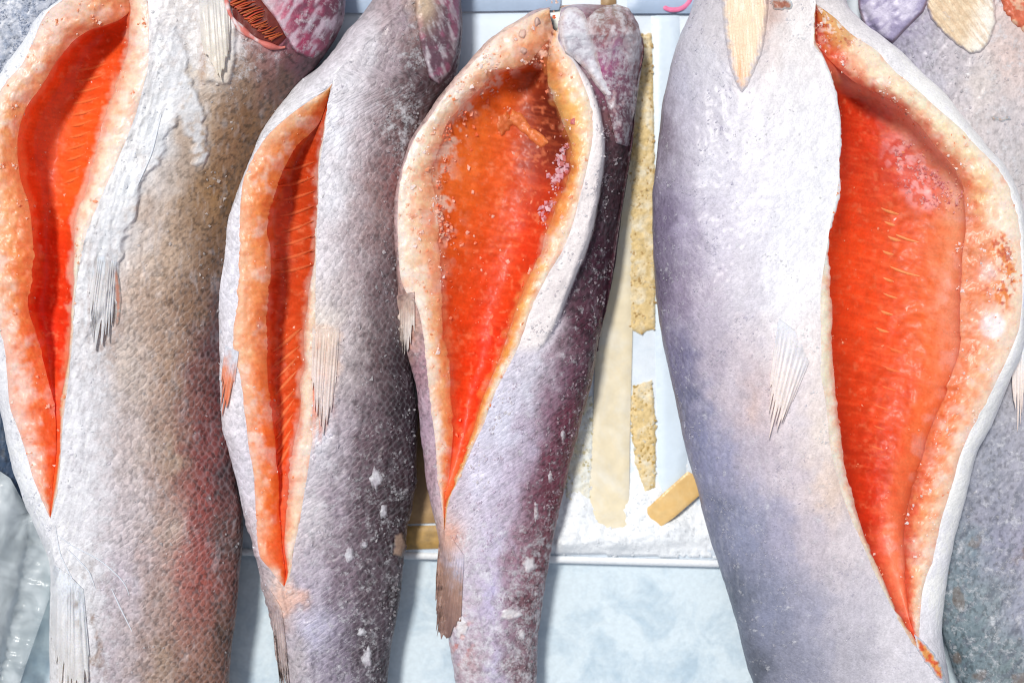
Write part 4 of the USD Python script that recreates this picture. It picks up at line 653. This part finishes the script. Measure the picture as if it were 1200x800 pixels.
F3 = loft(p3, 5, 1100, c3, skin3,
    rim_fn([(620, 25, (240, 182, 140)), (590, 60, (248, 184, 146)), (560, 90, (250, 190, 154)), (530, 120, (250, 204, 178)), (500, 170, (250, 208, 180)), (485, 220, (250, 200, 166)), (495, 280, (248, 188, 146)), (495, 340, (250, 210, 186)), (505, 370, (248, 170, 116)), (515, 420, (248, 164, 108)), (520, 500, (246, 156, 100)), (520, 580, (246, 150, 100))],
           [(655, 60, (240, 150, 80)), (672, 110, (250, 184, 108)), (685, 150, (250, 190, 116)), (675, 200, (248, 160, 80)), (660, 250, (248, 150, 74)), (640, 300, (248, 176, 110)), (615, 350, (248, 172, 104)), (595, 410, (250, 158, 80)), (575, 450, (250, 164, 86)), (560, 500, (250, 160, 90)), (530, 570, (248, 160, 96))], (248, 230, 222), 0.7, 61),
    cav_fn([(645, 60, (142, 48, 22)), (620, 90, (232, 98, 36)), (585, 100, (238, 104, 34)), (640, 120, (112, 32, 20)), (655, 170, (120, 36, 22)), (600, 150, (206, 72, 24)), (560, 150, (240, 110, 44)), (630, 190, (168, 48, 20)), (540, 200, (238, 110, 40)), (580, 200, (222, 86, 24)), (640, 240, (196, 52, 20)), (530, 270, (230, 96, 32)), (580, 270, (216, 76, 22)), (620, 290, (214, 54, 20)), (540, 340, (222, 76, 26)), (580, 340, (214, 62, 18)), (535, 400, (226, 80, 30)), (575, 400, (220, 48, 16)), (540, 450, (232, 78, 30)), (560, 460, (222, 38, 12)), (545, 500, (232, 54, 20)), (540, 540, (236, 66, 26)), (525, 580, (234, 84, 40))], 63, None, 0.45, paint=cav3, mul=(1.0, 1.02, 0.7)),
    scale=5.2, seed=3, rows_taper=(12, 200), cut=[(642, -10), (644, 14), (648, 34), (653, 38), (655, 24), (657, 12), (664, -10)])
def head3(x, y, d):
    c = idw([(720, 12, (150, 128, 112)), (740, 35, (124, 86, 72)), (712, 40, (150, 100, 92)), (722, 55, (176, 130, 166)), (708, 75, (158, 66, 124)), (728, 90, (124, 76, 96)), (746, 70, (116, 78, 78)), (735, 130, (92, 62, 72)), (718, 125, (110, 74, 82)), (703, 20, (128, 98, 82))])(x, y)
    c = mixc(c, sst(0.52, 0.66, meshkit.fbm(np.column_stack([(x + 0.3 * y) / 7.0, y / 22.0, 0 * x]), 4, 76)) * sst(110, 60, y) * 0.55, (206, 194, 200)); return mixc(c, sst(0.6, 0.75, fb(x, y, 5.0, 3, 77)) * 0.6, (206, 176, 180))
pad(p3, 'head', [(688, 22), (698, 12), (710, 7), (722, 5), (737, 10), (748, 28), (754, 54), (752, 80), (748, 104), (744, 140), (736, 172), (722, 168), (716, 140), (710, 118), (702, 90), (696, 60), (688, 36)], F3.z, 8.0, head3, SKIN, aux=(0, 0.36, 0), edge=16, rough=1.6, rscale=9, step=1.5, sink=20)
def throat(x, y, d):
    c = mixc(np.broadcast_to(lin((188, 176, 190)), (len(x), 3)), sst(0.42, 0.62, fb(x, y, 6.0, 4, 78)), (222, 220, 230)); return mixc(c, sst(8, 1, d) * 0.7, (196, 158, 144))
pad(p3, 'throat', [(656, 44), (655, 26), (658, 15), (665, 9), (676, 9), (684, 15), (690, 28), (696, 48), (703, 70), (712, 92), (724, 112), (722, 120), (708, 112), (698, 100), (688, 84), (674, 70), (662, 62)], F3.z, 7.0, throat, SKIN, aux=(0, 0.42, 0), edge=9, rough=1.2, step=1.4, sink=10)
pad(p3, 'gill_edge', [(697, 78), (704, 82), (712, 100), (726, 116), (722, 122), (708, 110), (700, 96)], F3.z, 3.5, (206, 170, 146), CUT, edge=4, rough=0.6, step=1.4)
fin(p3, 'pelvic_fin', [(464, 346), (486, 342)], [(460, 438), (468, 446), (486, 424)], F3.z, ((226, 196, 176), (236, 230, 226), (206, 160, 140)), 7, 3.0, 2.2, 1.4, 16.0, 12, 0.3, F=F3)
fin(p3, 'anal_fin', [(516, 616), (530, 630), (544, 650)], [(506, 730), (510, 768), (522, 774), (538, 776)], F3.z, ((196, 152, 132), (98, 74, 80), (150, 118, 112)), 11, 3.0, 2.2, 1.3, 6.0, 14, 0.05, F=F3)
scatter(F3, 2600, (620, 140, 675, 275), lambda x, y: blob(x, y, 657 - 0.22 * (y - 190) - 0.0015 * (y - 190) ** 2, 205, 6, 44) * 1.2, 34, (1.0, 3.6), ((232, 176, 190), (236, 204, 214), (216, 130, 130)), flat=0.25)
pad(p3, 'flesh_scrap', [(600, 128), (612, 134), (622, 148), (636, 158), (644, 168), (634, 174), (622, 164), (608, 150), (594, 142)], F3.z, 3.5, (232, 120, 66), CUT, edge=4, rough=1.6, jag=3.5, step=1.4)
pad(p3, 'flesh_scrap', [(584, 136), (594, 130), (604, 142), (596, 152), (588, 160), (582, 150)], F3.z, 2.5, (224, 108, 56), CUT, edge=4, rough=1.6, jag=3.0, step=1.4)
scatter(F3, 26000, (455, 0, 730, 620), lambda x, y: ((x > c3['b'](y)) & (x < c3['c'](y))) * (0.02 + 0.07 * sst(0.5, 0.65, fb(x, y, 18, 3, 92)) + 0.5 * np.exp(-((x - c3['b'](y) - 6) / 14) ** 2) * (y < 300) + 0.25 * np.exp(-((x - c3['c'](y)) / 6) ** 2) * (y > 260)), 27, (0.5, 2.3), ((250, 176, 140), (246, 150, 108), (250, 206, 184), (242, 130, 84)))
scatter(F3, 26000, (455, 0, 730, 620), lambda x, y: (((x > c3['a'](y)) & (x < c3['b'](y))) | ((x > c3['c'](y)) & (x < c3['d'](y)))) * 0.13, 28, (0.5, 2.0), PEACH)
scatter(F3, 60000, (490, 60, 756, 800), lambda x, y: ((x > c3['d'](y) + 3) & (x < c3['R'](y) - 3)) * (0.10 + 0.45 * sst(0.5, 0.7, fb(x, y, 14, 3, 93)) + 0.10 * sst(0.5, 0.6, fb(x, y, 40, 2, 94))), 29, (0.5, 1.6), ((214, 202, 212), (196, 176, 190), (232, 228, 236)), local=0.6)
for i, (px_, py_, sx, sy) in enumerate([(612, 40, 5, 6), (630, 26, 4, 6), (614, 60, 6, 4)]):
    an = np.linspace(0, 2 * np.pi, 12, endpoint=False); rr = 0.6 + 0.6 * rng.uniform(size=12)
    pad(p3, 'frost_patch', [(px_ + sx * r_0 * math.cos(t), py_ + sy * r_0 * math.sin(t)) for t, r_0 in zip(an, rr)], F3.z, 2.0, (248, 226, 214), ICE, edge=3, rough=1.0, rscale=3.0, step=1.3, bl=(F3, 4.0))
for i, (px_, py_, sx, sy) in enumerate([(628, 600, 3, 12), (660, 510, 3, 8), (620, 660, 8, 12), (600, 720, 14, 8), (612, 742, 6, 8), (645, 560, 3, 8), (540, 735, 9, 12)]):
    an = np.linspace(0, 2 * np.pi, 14, endpoint=False); rr = 0.6 + 0.6 * rng.uniform(size=14)
    pad(p3, 'frost_patch', [(px_ + sx * r_0 * math.cos(t), py_ + sy * r_0 * math.sin(t)) for t, r_0 in zip(an, rr)], F3.z, 1.6, (214, 204, 206), SKIN, aux=(0, 0.4, 0), edge=3, rough=0.9, rscale=3.0, step=1.3, bl=(F3, 4.0))

scatter(F3, 16000, (455, 0, 730, 420), lambda x, y: ((x > c3['a'](y)) & (x < c3['b'](y) + 8)) * 0.7 * sst(0.56, 0.68, fb(x, y, 11, 4, 180)), 36, (0.7, 2.4), ((250, 226, 214), (248, 238, 236), (248, 206, 180)))
# ---- fourth fish: the biggest, white belly flap, deep red cavity
p4 = thing('gutted_fish', (980, 400, 0), 'largest white-bellied gutted fish with a deep red cavity and pale hanging fins', 'fish', G)
s4 = kn((-330, 940), (5, 956), (798, 1102), (1150, 1060))
c4 = dict(L=kn((-330, 900), (-200, 850), (-60, 825), (0, 814), (18, 808), (45, 796), (87, 784), (129, 775), (180, 769), (234, 764), (260, 765), (325, 767), (395, 775), (450, 787), (510, 800), (565, 815), (620, 830), (670, 845), (720, 860), (765, 872), (800, 882), (1000, 940), (1150, 980)),
    R=kn((-330, 990), (-200, 1020), (-60, 990), (0, 992), (25, 1009), (57, 1052), (92, 1087), (107, 1105), (140, 1131), (170, 1156), (192, 1177), (225, 1194), (260, 1203), (330, 1207), (380, 1203), (410, 1199), (450, 1182), (498, 1162), (527, 1147), (560, 1138), (600, 1127), (650, 1115), (700, 1107), (740, 1104), (770, 1107), (800, 1112), (1000, 1112), (1150, 1095)),
    H=kn((-330, 70), (0, 116), (200, 126), (400, 126), (600, 116), (800, 92), (1150, 60)),
    a=seamed(s4, 5, 798, [(5, 956), (50, 953), (65, 963), (90, 973), (125, 982), (170, 984), (210, 983), (250, 975), (290, 969), (330, 963), (360, 962), (430, 962), (475, 968), (550, 978), (600, 995), (645, 1014), (700, 1039), (745, 1064), (772, 1085), (798, 1102)]),
    b=seamed(s4, 5, 798, [(5, 956), (45, 955), (65, 964.5), (90, 975), (125, 984), (170, 986), (210, 985), (250, 977), (290, 972), (325, 972), (360, 975), (400, 975), (430, 977), (475, 982), (550, 990), (600, 1005), (645, 1022), (700, 1045), (745, 1070), (772, 1088), (798, 1102)]),
    c=seamed(s4, 5, 798, [(5, 956), (45, 957), (65, 967), (95, 1000), (110, 1030), (130, 1060), (150, 1080), (175, 1100), (200, 1120), (225, 1130), (260, 1132), (300, 1127), (350, 1126), (390, 1126), (450, 1110), (500, 1090), (550, 1075), (590, 1065), (625, 1060), (675, 1061), (710, 1065), (745, 1072), (772, 1088.5), (798, 1102)]),
    d=seamed(s4, 5, 798, [(5, 956), (20, 977), (40, 997), (60, 1027), (82, 1046), (95, 1063), (122, 1093), (145, 1119), (172, 1146), (195, 1167), (225, 1184), (260, 1194), (330, 1199), (380, 1195), (401, 1188), (443, 1170), (482, 1149), (527, 1127), (565, 1116), (615, 1101), (650, 1094), (700, 1080), (745, 1077), (772, 1091), (798, 1102)]),
    D=kn((40, 30), (110, 72), (400, 78), (600, 66), (740, 26)), fa=kn((0, 1), (790, 1)), fd=kn((-60, 1), (60, .84), (650, .84), (780, 1)), sl=kn((0, .42), (800, .42)), sr=kn((-60, .5), (60, .66), (680, .66), (800, .6)),
    B=kn((-300, 930), (0, 900), (300, 930), (600, 960), (800, 1000), (1100, 1030)), pr=kn((0, 2.6), (600, 2.6), (800, 1.4)), hl=0.0, gam=0.8, ul=26.0, ur=0.0, softl=0.0, softr=46.0, mixr=0.85, mixc=0.7, rimdrop=10.0, lump=6.0, grit=0.8, ql=0.9, fray=0.5,
    ribs=lambda x, y: 0.0 * np.cos((y - 0.33 * x) * 2 * np.pi / 17.0) * sst(225, 260, y))
k4 = [(840, 20, (208, 203, 209)), (820, 60, (208, 206, 216)), (800, 100, (194, 192, 209)), (782, 160, (142, 128, 145)), (802, 150, (199, 194, 210)), (830, 200, (216, 214, 226)), (880, 160, (228, 225, 234)), (920, 120, (232, 230, 235)), (950, 150, (236, 235, 240)), (960, 220, (238, 238, 244)), (925, 260, (232, 232, 240)), (880, 250, (225, 223, 234)), (840, 280, (209, 204, 220)), (802, 260, (180, 170, 196)), (782, 260, (130, 116, 146)), (778, 330, (122, 108, 134)), (802, 340, (165, 150, 176)), (830, 350, (199, 189, 205)), (870, 340, (214, 209, 220)), (920, 330, (241, 241, 247)), (958, 330, (243, 241, 245)), (955, 420, (240, 228, 226)), (802, 420, (136, 132, 168)), (830, 430, (194, 182, 197)), (860, 450, (209, 199, 210)), (880, 480, (219, 194, 190)), (930, 480, (228, 219, 226)), (965, 500, (238, 224, 216)), (802, 470, (128, 129, 160)), (822, 520, (146, 149, 183)), (850, 540, (166, 166, 197)), (880, 520, (199, 189, 203)), (930, 560, (214, 202, 210)), (975, 570, (234, 210, 194)), (842, 600, (132, 137, 163)), (870, 620, (156, 161, 189)), (910, 620, (180, 177, 201)), (960, 620, (209, 199, 210)), (1000, 640, (225, 215, 220)), (862, 700, (116, 124, 142)), (900, 720, (151, 156, 182)), (950, 720, (175, 175, 196)), (1000, 720, (205, 200, 211)), (1050, 740, (225, 220, 227)), (884, 780, (108, 114, 129)), (930, 780, (156, 158, 178)), (1000, 780, (190, 187, 198)), (1070, 780, (220, 217, 225)), (900, 8, (206, 176, 166)), (930, 40, (238, 234, 234)), (1100, 110, (246, 245, 248)), (1200, 300, (244, 243, 247)), (1130, 580, (246, 246, 250)), (1100, 700, (244, 244, 249))]
def cav4(x, y, c):
    m = polymask([(1036, 168), (1062, 160), (1090, 180), (1114, 204), (1132, 226), (1134, 262), (1106, 250), (1080, 244), (1056, 220), (1044, 196)], x, y, 14.0, 10.0, 155)
    c = mixc(c, m * 0.6, (206, 84, 76)); c = mixc(c, m * sst(0.5, 0.62, fb(x, y, 8.0, 4, 156)) * 0.9, (228, 158, 156))
    return mixc(c, blob(x, y, 1110, 350, 14, 60) * sst(0.42, 0.6, fb(x, y, 12.0, 4, 157)) * 0.7, (236, 160, 132))
def rim4(x, y, c, side):
    m = polymask([(950, 0), (968, 4), (988, 22), (1004, 44), (990, 54), (974, 66), (962, 60), (952, 40)], x, y, 6.0, 7.0, 158); c = mixc(c, m * 0.8, (226, 168, 104)); c = mixc(c, m * sst(0.5, 0.6, fb(x, y, 6.0, 4, 159)) * 0.9, (246, 228, 214)); c = mixc(c, m * sst(0.6, 0.68, fb(x, y, 5.0, 3, 160)) * 0.7, (176, 78, 52))
    if side == 0: return c
    o = polymask([(1158, 284), (1172, 274), (1186, 286), (1190, 310), (1194, 345), (1180, 362), (1160, 352), (1148, 334), (1160, 312)], x, y, 5.0, 8.0, 150)
    c = mixc(c, o * sst(0.42, 0.56, fb(x, y, 6.0, 4, 151)) * 0.9, (226, 132, 58)); c = mixc(c, o * sst(0.58, 0.68, fb(x, y, 5.0, 3, 152)) * 0.8, (196, 92, 66))
    c = mixc(c, sst(18, 11, np.hypot((x - 1163) / 1.05, y - 382)) * 0.85, (238, 234, 238)); c = mixc(c, blob(x, y, 1158, 318, 12, 14) * 0.7, (244, 236, 234))
    return mixc(c, blob(x, y, 1130 + 0.0008 * (y - 360) ** 2, 360, 4, 40) * 0.8, (248, 226, 212))
k4 = [(a, b, tuple(np.array(q) * 0.86 + 0.14 * np.array([np.mean(q) * 0.985, np.mean(q) * 1.0, np.mean(q) * 1.03]))) for a, b, q in k4]
F4 = loft(p4, -330, 1150, c4, skin_fn(k4, 0.14, 0.15, lambda x, y: 0.255 - 0.14 * blob(x, y, 950, 230, 60, 160) - 0.3 * (x > 1040), lambda x, y: 0.3 + 0.25 * sst(860, 790, x) * sst(250, 400, y), 4, 0.2, sat=0.92, ex=1.26),
    rim_fn([(970, 60, (242, 236, 238)), (985, 140, (242, 240, 244)), (982, 220, (242, 240, 244)), (970, 290, (240, 232, 234)), (965, 330, (246, 206, 176)), (965, 420, (248, 214, 188)), (972, 500, (244, 206, 184)), (990, 590, (242, 206, 182)), (1030, 680, (240, 200, 176)), (1090, 780, (236, 140, 80)), (1074, 755, (240, 160, 110)), (955, 30, (226, 190, 160))],
           [(975, 30, (226, 164, 96)), (1010, 70, (248, 206, 178)), (1050, 100, (250, 212, 182)), (1090, 140, (250, 214, 184)), (1130, 190, (250, 212, 176)), (1145, 235, (244, 196, 140)), (1170, 260, (248, 226, 210)), (1165, 300, (230, 150, 92)), (1180, 320, (240, 196, 160)), (1150, 330, (238, 172, 136)), (1160, 350, (228, 158, 132)), (1165, 380, (240, 206, 190)), (1140, 400, (242, 190, 160)), (1150, 430, (240, 164, 116)), (1120, 480, (240, 138, 84)), (1100, 540, (240, 142, 88)), (1085, 600, (244, 156, 104)), (1078, 660, (244, 174, 132)), (1070, 710, (242, 180, 144)), (1080, 760, (236, 130, 80)), (1095, 788, (232, 128, 66))], (250, 232, 216), 0.55, 71, paint=rim4),
    cav_fn([(975, 80, (206, 44, 18)), (1000, 110, (190, 44, 26)), (1000, 160, (216, 48, 26)), (1050, 150, (198, 52, 42)), (1080, 190, (200, 68, 62)), (1110, 220, (206, 84, 76)), (1040, 200, (196, 52, 40)), (990, 230, (238, 56, 22)), (1000, 300, (236, 62, 26)), (1050, 260, (212, 66, 34)), (1100, 270, (216, 92, 66)), (1060, 320, (212, 68, 30)), (1110, 340, (222, 104, 72)), (990, 370, (232, 58, 22)), (1040, 380, (216, 62, 28)), (1100, 400, (222, 92, 58)), (1000, 450, (214, 54, 24)), (1060, 460, (214, 62, 32)), (1080, 480, (222, 84, 48)), (1005, 540, (196, 44, 22)), (1050, 550, (204, 50, 26)), (1020, 610, (196, 40, 20)), (1045, 640, (208, 44, 22)), (1050, 700, (212, 44, 22)), (1064, 735, (220, 60, 34))], 73, lambda x, y: (0.5 + 0.5 * np.cos((y - 0.33 * x) * 2 * np.pi / 17.0)) ** 4 * blob(x, y, 1050, 360, 60, 150), 0.3, paint=cav4),
    scale=5.5, seed=4, rows_taper=(90, 220))
for i, (xa, ya, xb) in enumerate([(1027, 241, 1060), (1033, 258, 1054), (1036, 275, 1060), (1030, 292, 1052), (1032, 307, 1084), (1032, 324, 1050), (1032, 342, 1056), (1028, 362, 1050), (1022, 382, 1046), (1040, 270, 1086), (1030, 402, 1070), (1024, 424, 1066), (1020, 446, 1060), (1016, 470, 1054), (1014, 494, 1048), (1012, 518, 1044)]):
    rib(F4, xa, ya, xb, ya + (xb - xa) * 0.34, (0.9 if i < 10 else 1.1) * rng.uniform(0.7, 1.15), (252, 168, 104) if i < 10 else (242, 120, 66), lift=0.1 if i < 10 else -0.4)
def pectcol(x, y, d): c = mixc(np.broadcast_to(lin((234, 208, 180)), (len(x), 3)), sst(40, 105, y) * sst(888, 862, x), (222, 158, 102)); return mixc(c, sst(0.48, 0.62, meshkit.fbm(np.column_stack([(x - 0.05 * y) / 2.6, y / 40.0, 0 * x]), 3, 190)) * 0.45, (250, 234, 216))
pad(p4, 'pectoral_fin', [(842, -40), (846, 10), (849, 44), (855, 78), (863, 100), (869, 109), (876, 102), (884, 84), (894, 60), (900, 20), (902, -40)], F4.z, 3.0, pectcol, SKIN, aux=(0, 0.24, 0), edge=9, rough=0.8, rscale=7, jag=1.0, step=1.4, bl=(F4, 9.0), ridge=lambda x, y: 0.5 * np.cos((x - 0.06 * y) * 1.7 + 3 * fb(x, y, 9.0, 2, 4)))
fin(p4, 'pelvic_fin', [(912, 372), (936, 390), (952, 416)], [(892, 520), (897, 552), (904, 530)], F4.z, ((238, 226, 226), (240, 214, 200), (248, 236, 230)), 8, 6.0, 2.4, 0.9, 18.0, 18, 0.22, F=F4)
def free(x, y): return 74 - 0.10 * np.maximum(y - 420, 0) + 0 * x
fin(p4, 'pelvic_fin', [(1186, 400), (1206, 396)], [(1186, 524), (1199, 505)], free, ((244, 228, 220), (246, 220, 206), (250, 240, 236)), 5, 2.0, 2.4, 0.9, 14.0, 19, 0.2, label='pale pelvic fin hanging below the right flap', F=F4)
pad(p4, 'blood_spot', [(902, 2), (912, -2), (926, 0), (930, 8), (920, 13), (908, 12)], F4.z, 2.0, (158, 92, 72), CUT, edge=4, rough=1.0, jag=3, step=1.4, bl=(F4, 4.0))
pad(p4, 'torn_flesh', [(1072, 744), (1084, 752), (1096, 766), (1104, 780), (1108, 800), (1100, 796), (1088, 780), (1076, 764)], F4.z, 3.0, lambda x, y, d: mixc(np.broadcast_to(lin((238, 150, 84)), (len(x), 3)), sst(0.5, 0.6, fb(x, y, 5, 3, 84)), (226, 92, 50)), CUT, edge=4, rough=1.6, rscale=4, jag=3, step=1.4, bl=(F4, 4.0))
scatter(F4, 70000, (765, 0, 1100, 800), lambda x, y: ((x > c4['L'](y) + 4) & (x < c4['a'](y) - 2)) * (0.03 + 0.30 * sst(0.5, 0.68, fb(x, y, 22, 3, 95))) * (1 - blob(x, y, 950, 230, 50, 180)), 30, (0.5, 1.5), ((226, 226, 234), (212, 210, 224), (238, 238, 244)), local=0.6)
scatter(F4, 24000, (940, 10, 1205, 800), lambda x, y: ((x > c4['c'](y)) & (x < c4['d'](y))) * 0.10 + ((x > c4['b'](y)) & (x < c4['c'](y))) * (0.012 + 0.16 * np.exp(-((x - c4['c'](y)) / 16) ** 2) * (y < 240)) + (np.abs(x - c4['b'](y)) < 1.6) * 0.35, 31, (0.5, 1.7), PEACH)

scatter(F4, 3000, (1036, 160, 1140, 262), lambda x, y: polymask([(1044, 172), (1062, 166), (1090, 184), (1112, 208), (1130, 228), (1130, 252), (1106, 246), (1080, 240), (1056, 218)], x, y, 8.0, 10.0, 155) * 0.35, 35, (0.6, 2.2), ((232, 170, 168), (222, 140, 140), (240, 196, 190)))
scatter(F4, 30000, (950, 10, 1205, 800), lambda x, y: ((x > c4['c'](y) - 8) & (x < c4['d'](y))) * 0.55 * sst(0.57, 0.68, fb(x, y, 13, 4, 182)), 38, (0.6, 2.0), ((250, 234, 226), (246, 214, 190), (248, 242, 242)))
# ---- fifth fish: behind the big one at the right edge
p5 = thing('gutted_fish', (1250, 400, 0), 'grey fish with a tan pectoral fin, half hidden at the right edge', 'fish', G)
c5 = dict(L=kn((-300, 1040), (-60, 1000), (0, 1008), (60, 1040), (150, 1078), (300, 1090), (500, 1093), (650, 1093), (700, 1098), (740, 1104), (770, 1114), (800, 1124), (1000, 1180), (1100, 1205)),
    R=kn((-300, 1350), (0, 1420), (300, 1440), (800, 1400), (1100, 1310)), a=kn((-300, 1200), (0, 1225), (800, 1262)), H=kn((-300, 50), (0, 66), (800, 66), (1100, 45)), sl=kn((0, .4), (1, .4)), sr=kn((0, .4), (1, .4)), lump=7.0, grit=1.6)
k5 = [(1060, 60, (188, 186, 199)), (1050, 20, (158, 148, 175)), (1090, 100, (196, 194, 203)), (1120, 80, (205, 200, 205)), (1150, 100, (220, 213, 211)), (1185, 60, (224, 209, 205)), (1180, 150, (210, 205, 208)), (1195, 200, (205, 201, 202)), (1190, 470, (182, 182, 190)), (1160, 560, (172, 175, 186)), (1190, 560, (182, 182, 193)), (1150, 600, (167, 167, 180)), (1140, 640, (142, 156, 166)), (1170, 640, (171, 171, 187)), (1200, 650, (176, 174, 189)), (1130, 700, (146, 160, 167)), (1165, 700, (158, 168, 174)), (1200, 720, (177, 179, 193)), (1130, 760, (126, 141, 148)), (1180, 780, (144, 157, 161)), (1260, 400, (190, 190, 200))]
sk5 = skin_fn(k5, 0.26, 0.5, lambda x, y: 0.30, lambda x, y: 0.12, 5, 0.35)
def skin5(x, y, z):
    c, aux = sk5(x, y, z); s = sst(0.58, 0.70, meshkit.fbm(np.column_stack([(x + y) / 9.0, (y - x) / 20.0, 0 * x]), 4, 86)) * sst(480, 620, y)
    s2 = sst(0.66, 0.74, fb(x, y, 22, 3, 87)) * sst(560, 640, y); return mixc(mixc(c, s * 0.55, (92, 98, 112)), s2 * 0.5, (124, 104, 90)), aux
F5 = loft(p5, -300, 1100, c5, skin5, scale=5.0, seed=5, rows_taper=(80, 150), dy=1.8)
def gill5(x, y, d):
    c = mixc(np.broadcast_to(lin((158, 150, 182)), (len(x), 3)), sst(0.4, 0.65, fb(x + y, (y - x) * 0.3, 9, 4, 88)), (198, 192, 214)); return mixc(c, sst(4, 0.5, d) * 0.7, (140, 104, 104))
pad(p5, 'gill_cover', [(1004, -40), (1080, -40), (1090, -4), (1082, 14), (1062, 34), (1046, 51), (1034, 46), (1014, 34), (1006, 10)], F5.z, 6.0, gill5, SKIN, aux=(0, 0.1, 0), edge=8, rough=0.8, step=1.6)
def pect5(x, y, d): c = mixc(np.broadcast_to(lin((226, 204, 174)), (len(x), 3)), sst(1135, 1165, x + 0.3 * y), (238, 232, 222)); return mixc(c, sst(0.48, 0.62, meshkit.fbm(np.column_stack([(x - 0.75 * y) / 3.0, (y + 0.5 * x) / 40.0, 0 * x]), 3, 191)) * 0.5, (204, 172, 138))
pad(p5, 'pectoral_fin', [(1086, -40), (1085, 4), (1090, 22), (1104, 38), (1122, 54), (1138, 64), (1150, 62), (1162, 46), (1168, 26), (1164, -40)], F5.z, 4.5, pect5, SKIN, aux=(0, 0.24, 0), edge=7, rough=0.9, rscale=7, jag=1.5, step=1.5, bl=(F5, 4.0), ridge=lambda x, y: 0.6 * np.cos((x - 0.75 * y) * 1.1 + 3 * fb(x, y, 12.0, 2, 4)))
pad(p5, 'gill_flesh', [(1166, -20), (1230, -20), (1230, 30), (1204, 46), (1192, 30), (1178, 16)], F5.z, 4.0, lambda x, y, d: mixc(np.broadcast_to(lin((214, 106, 76)), (len(x), 3)), sst(0.5, 0.62, fb(x, y, 9, 3, 89)), (240, 178, 150)), CUT, edge=8, rough=2.0, jag=4, step=1.6)
pad(p5, 'blood_spot', [(1162, 136), (1172, 138), (1184, 136), (1186, 141), (1174, 143), (1164, 141)], F5.z, 1.2, (190, 138, 110), CUT, edge=3, rough=0.6, jag=3, step=1.3, bl=(F5, 4.0))
scatter(F5, 40000, (1010, 0, 1215, 800), lambda x, y: (x > c5['L'](y) + 3) * (0.04 + 0.16 * sst(0.52, 0.68, fb(x, y, 18, 3, 96))), 32, (0.5, 1.7), ((226, 226, 232), (206, 206, 216), (238, 238, 242)), local=0.6)

# ---- a whole fish at the left edge under a loose clear film
p6 = thing('whole_fish', (-90, 350, -20), 'slate grey frosted fish side peeping out at the left edge behind the brown-backed fish', 'fish')
c6 = dict(L=kn((-300, -200), (0, -240), (900, -220)), R=kn((-300, 100), (-60, 105), (0, 84), (50, 58), (86, 34), (150, 10), (300, 0), (420, 8), (480, 22), (560, 34), (620, 34), (680, 24), (760, 6), (900, -30)), a=kn((-300, -40), (0, -40), (900, -90)), H=kn((-300, 40), (0, 56), (900, 46)), sl=kn((0, .4), (1, .4)), sr=kn((0, .4), (1, .4)), lump=7.0, grit=1.6)
F6 = loft(p6, -300, 900, c6, skin_fn([(20, 20, (168, 178, 196)), (0, 60, (178, 186, 200)), (60, 0, (160, 170, 190)), (10, 480, (92, 108, 128)), (20, 560, (86, 104, 128)), (5, 640, (78, 94, 112)), (10, 740, (96, 110, 122))], 0.3, 0.5, lambda x, y: 0.30 * (y < 200) + 0.12, lambda x, y: 0.1, 6, 0.25), scale=5.0, seed=6, rows_taper=(60, 60), dy=2.2)
scatter(F6, 9000, (-10, -10, 90, 110), lambda x, y: 0.3 * (x < c6['R'](y) - 3), 33, (0.5, 1.5), ((206, 212, 222), (186, 194, 208)), local=0.6)
def film():
    poly = [(-60, 560), (-10, 545), (12, 560), (34, 600), (52, 640), (60, 664), (58, 700), (44, 740), (30, 780), (14, 830), (-60, 860)]
    def base(x, y): return np.maximum(F6.z(x, y), 4) + 5.0 + 3.2 * np.sin((x * 1.0 + y * 0.35) / 6.5) * fb(x, y, 30, 2, 97) + 5 * (fb(x, y, 22, 3, 98) - 0.5)
    v, f, d = pad_mesh(poly, base, 0.8, edge=1.0, sink=0.2, step=2.4)
    put('/World', 'plastic_film', v, f, FILM, label='crumpled pale clear plastic film at the lower left edge over the grey fish', category='plastic film')
film()
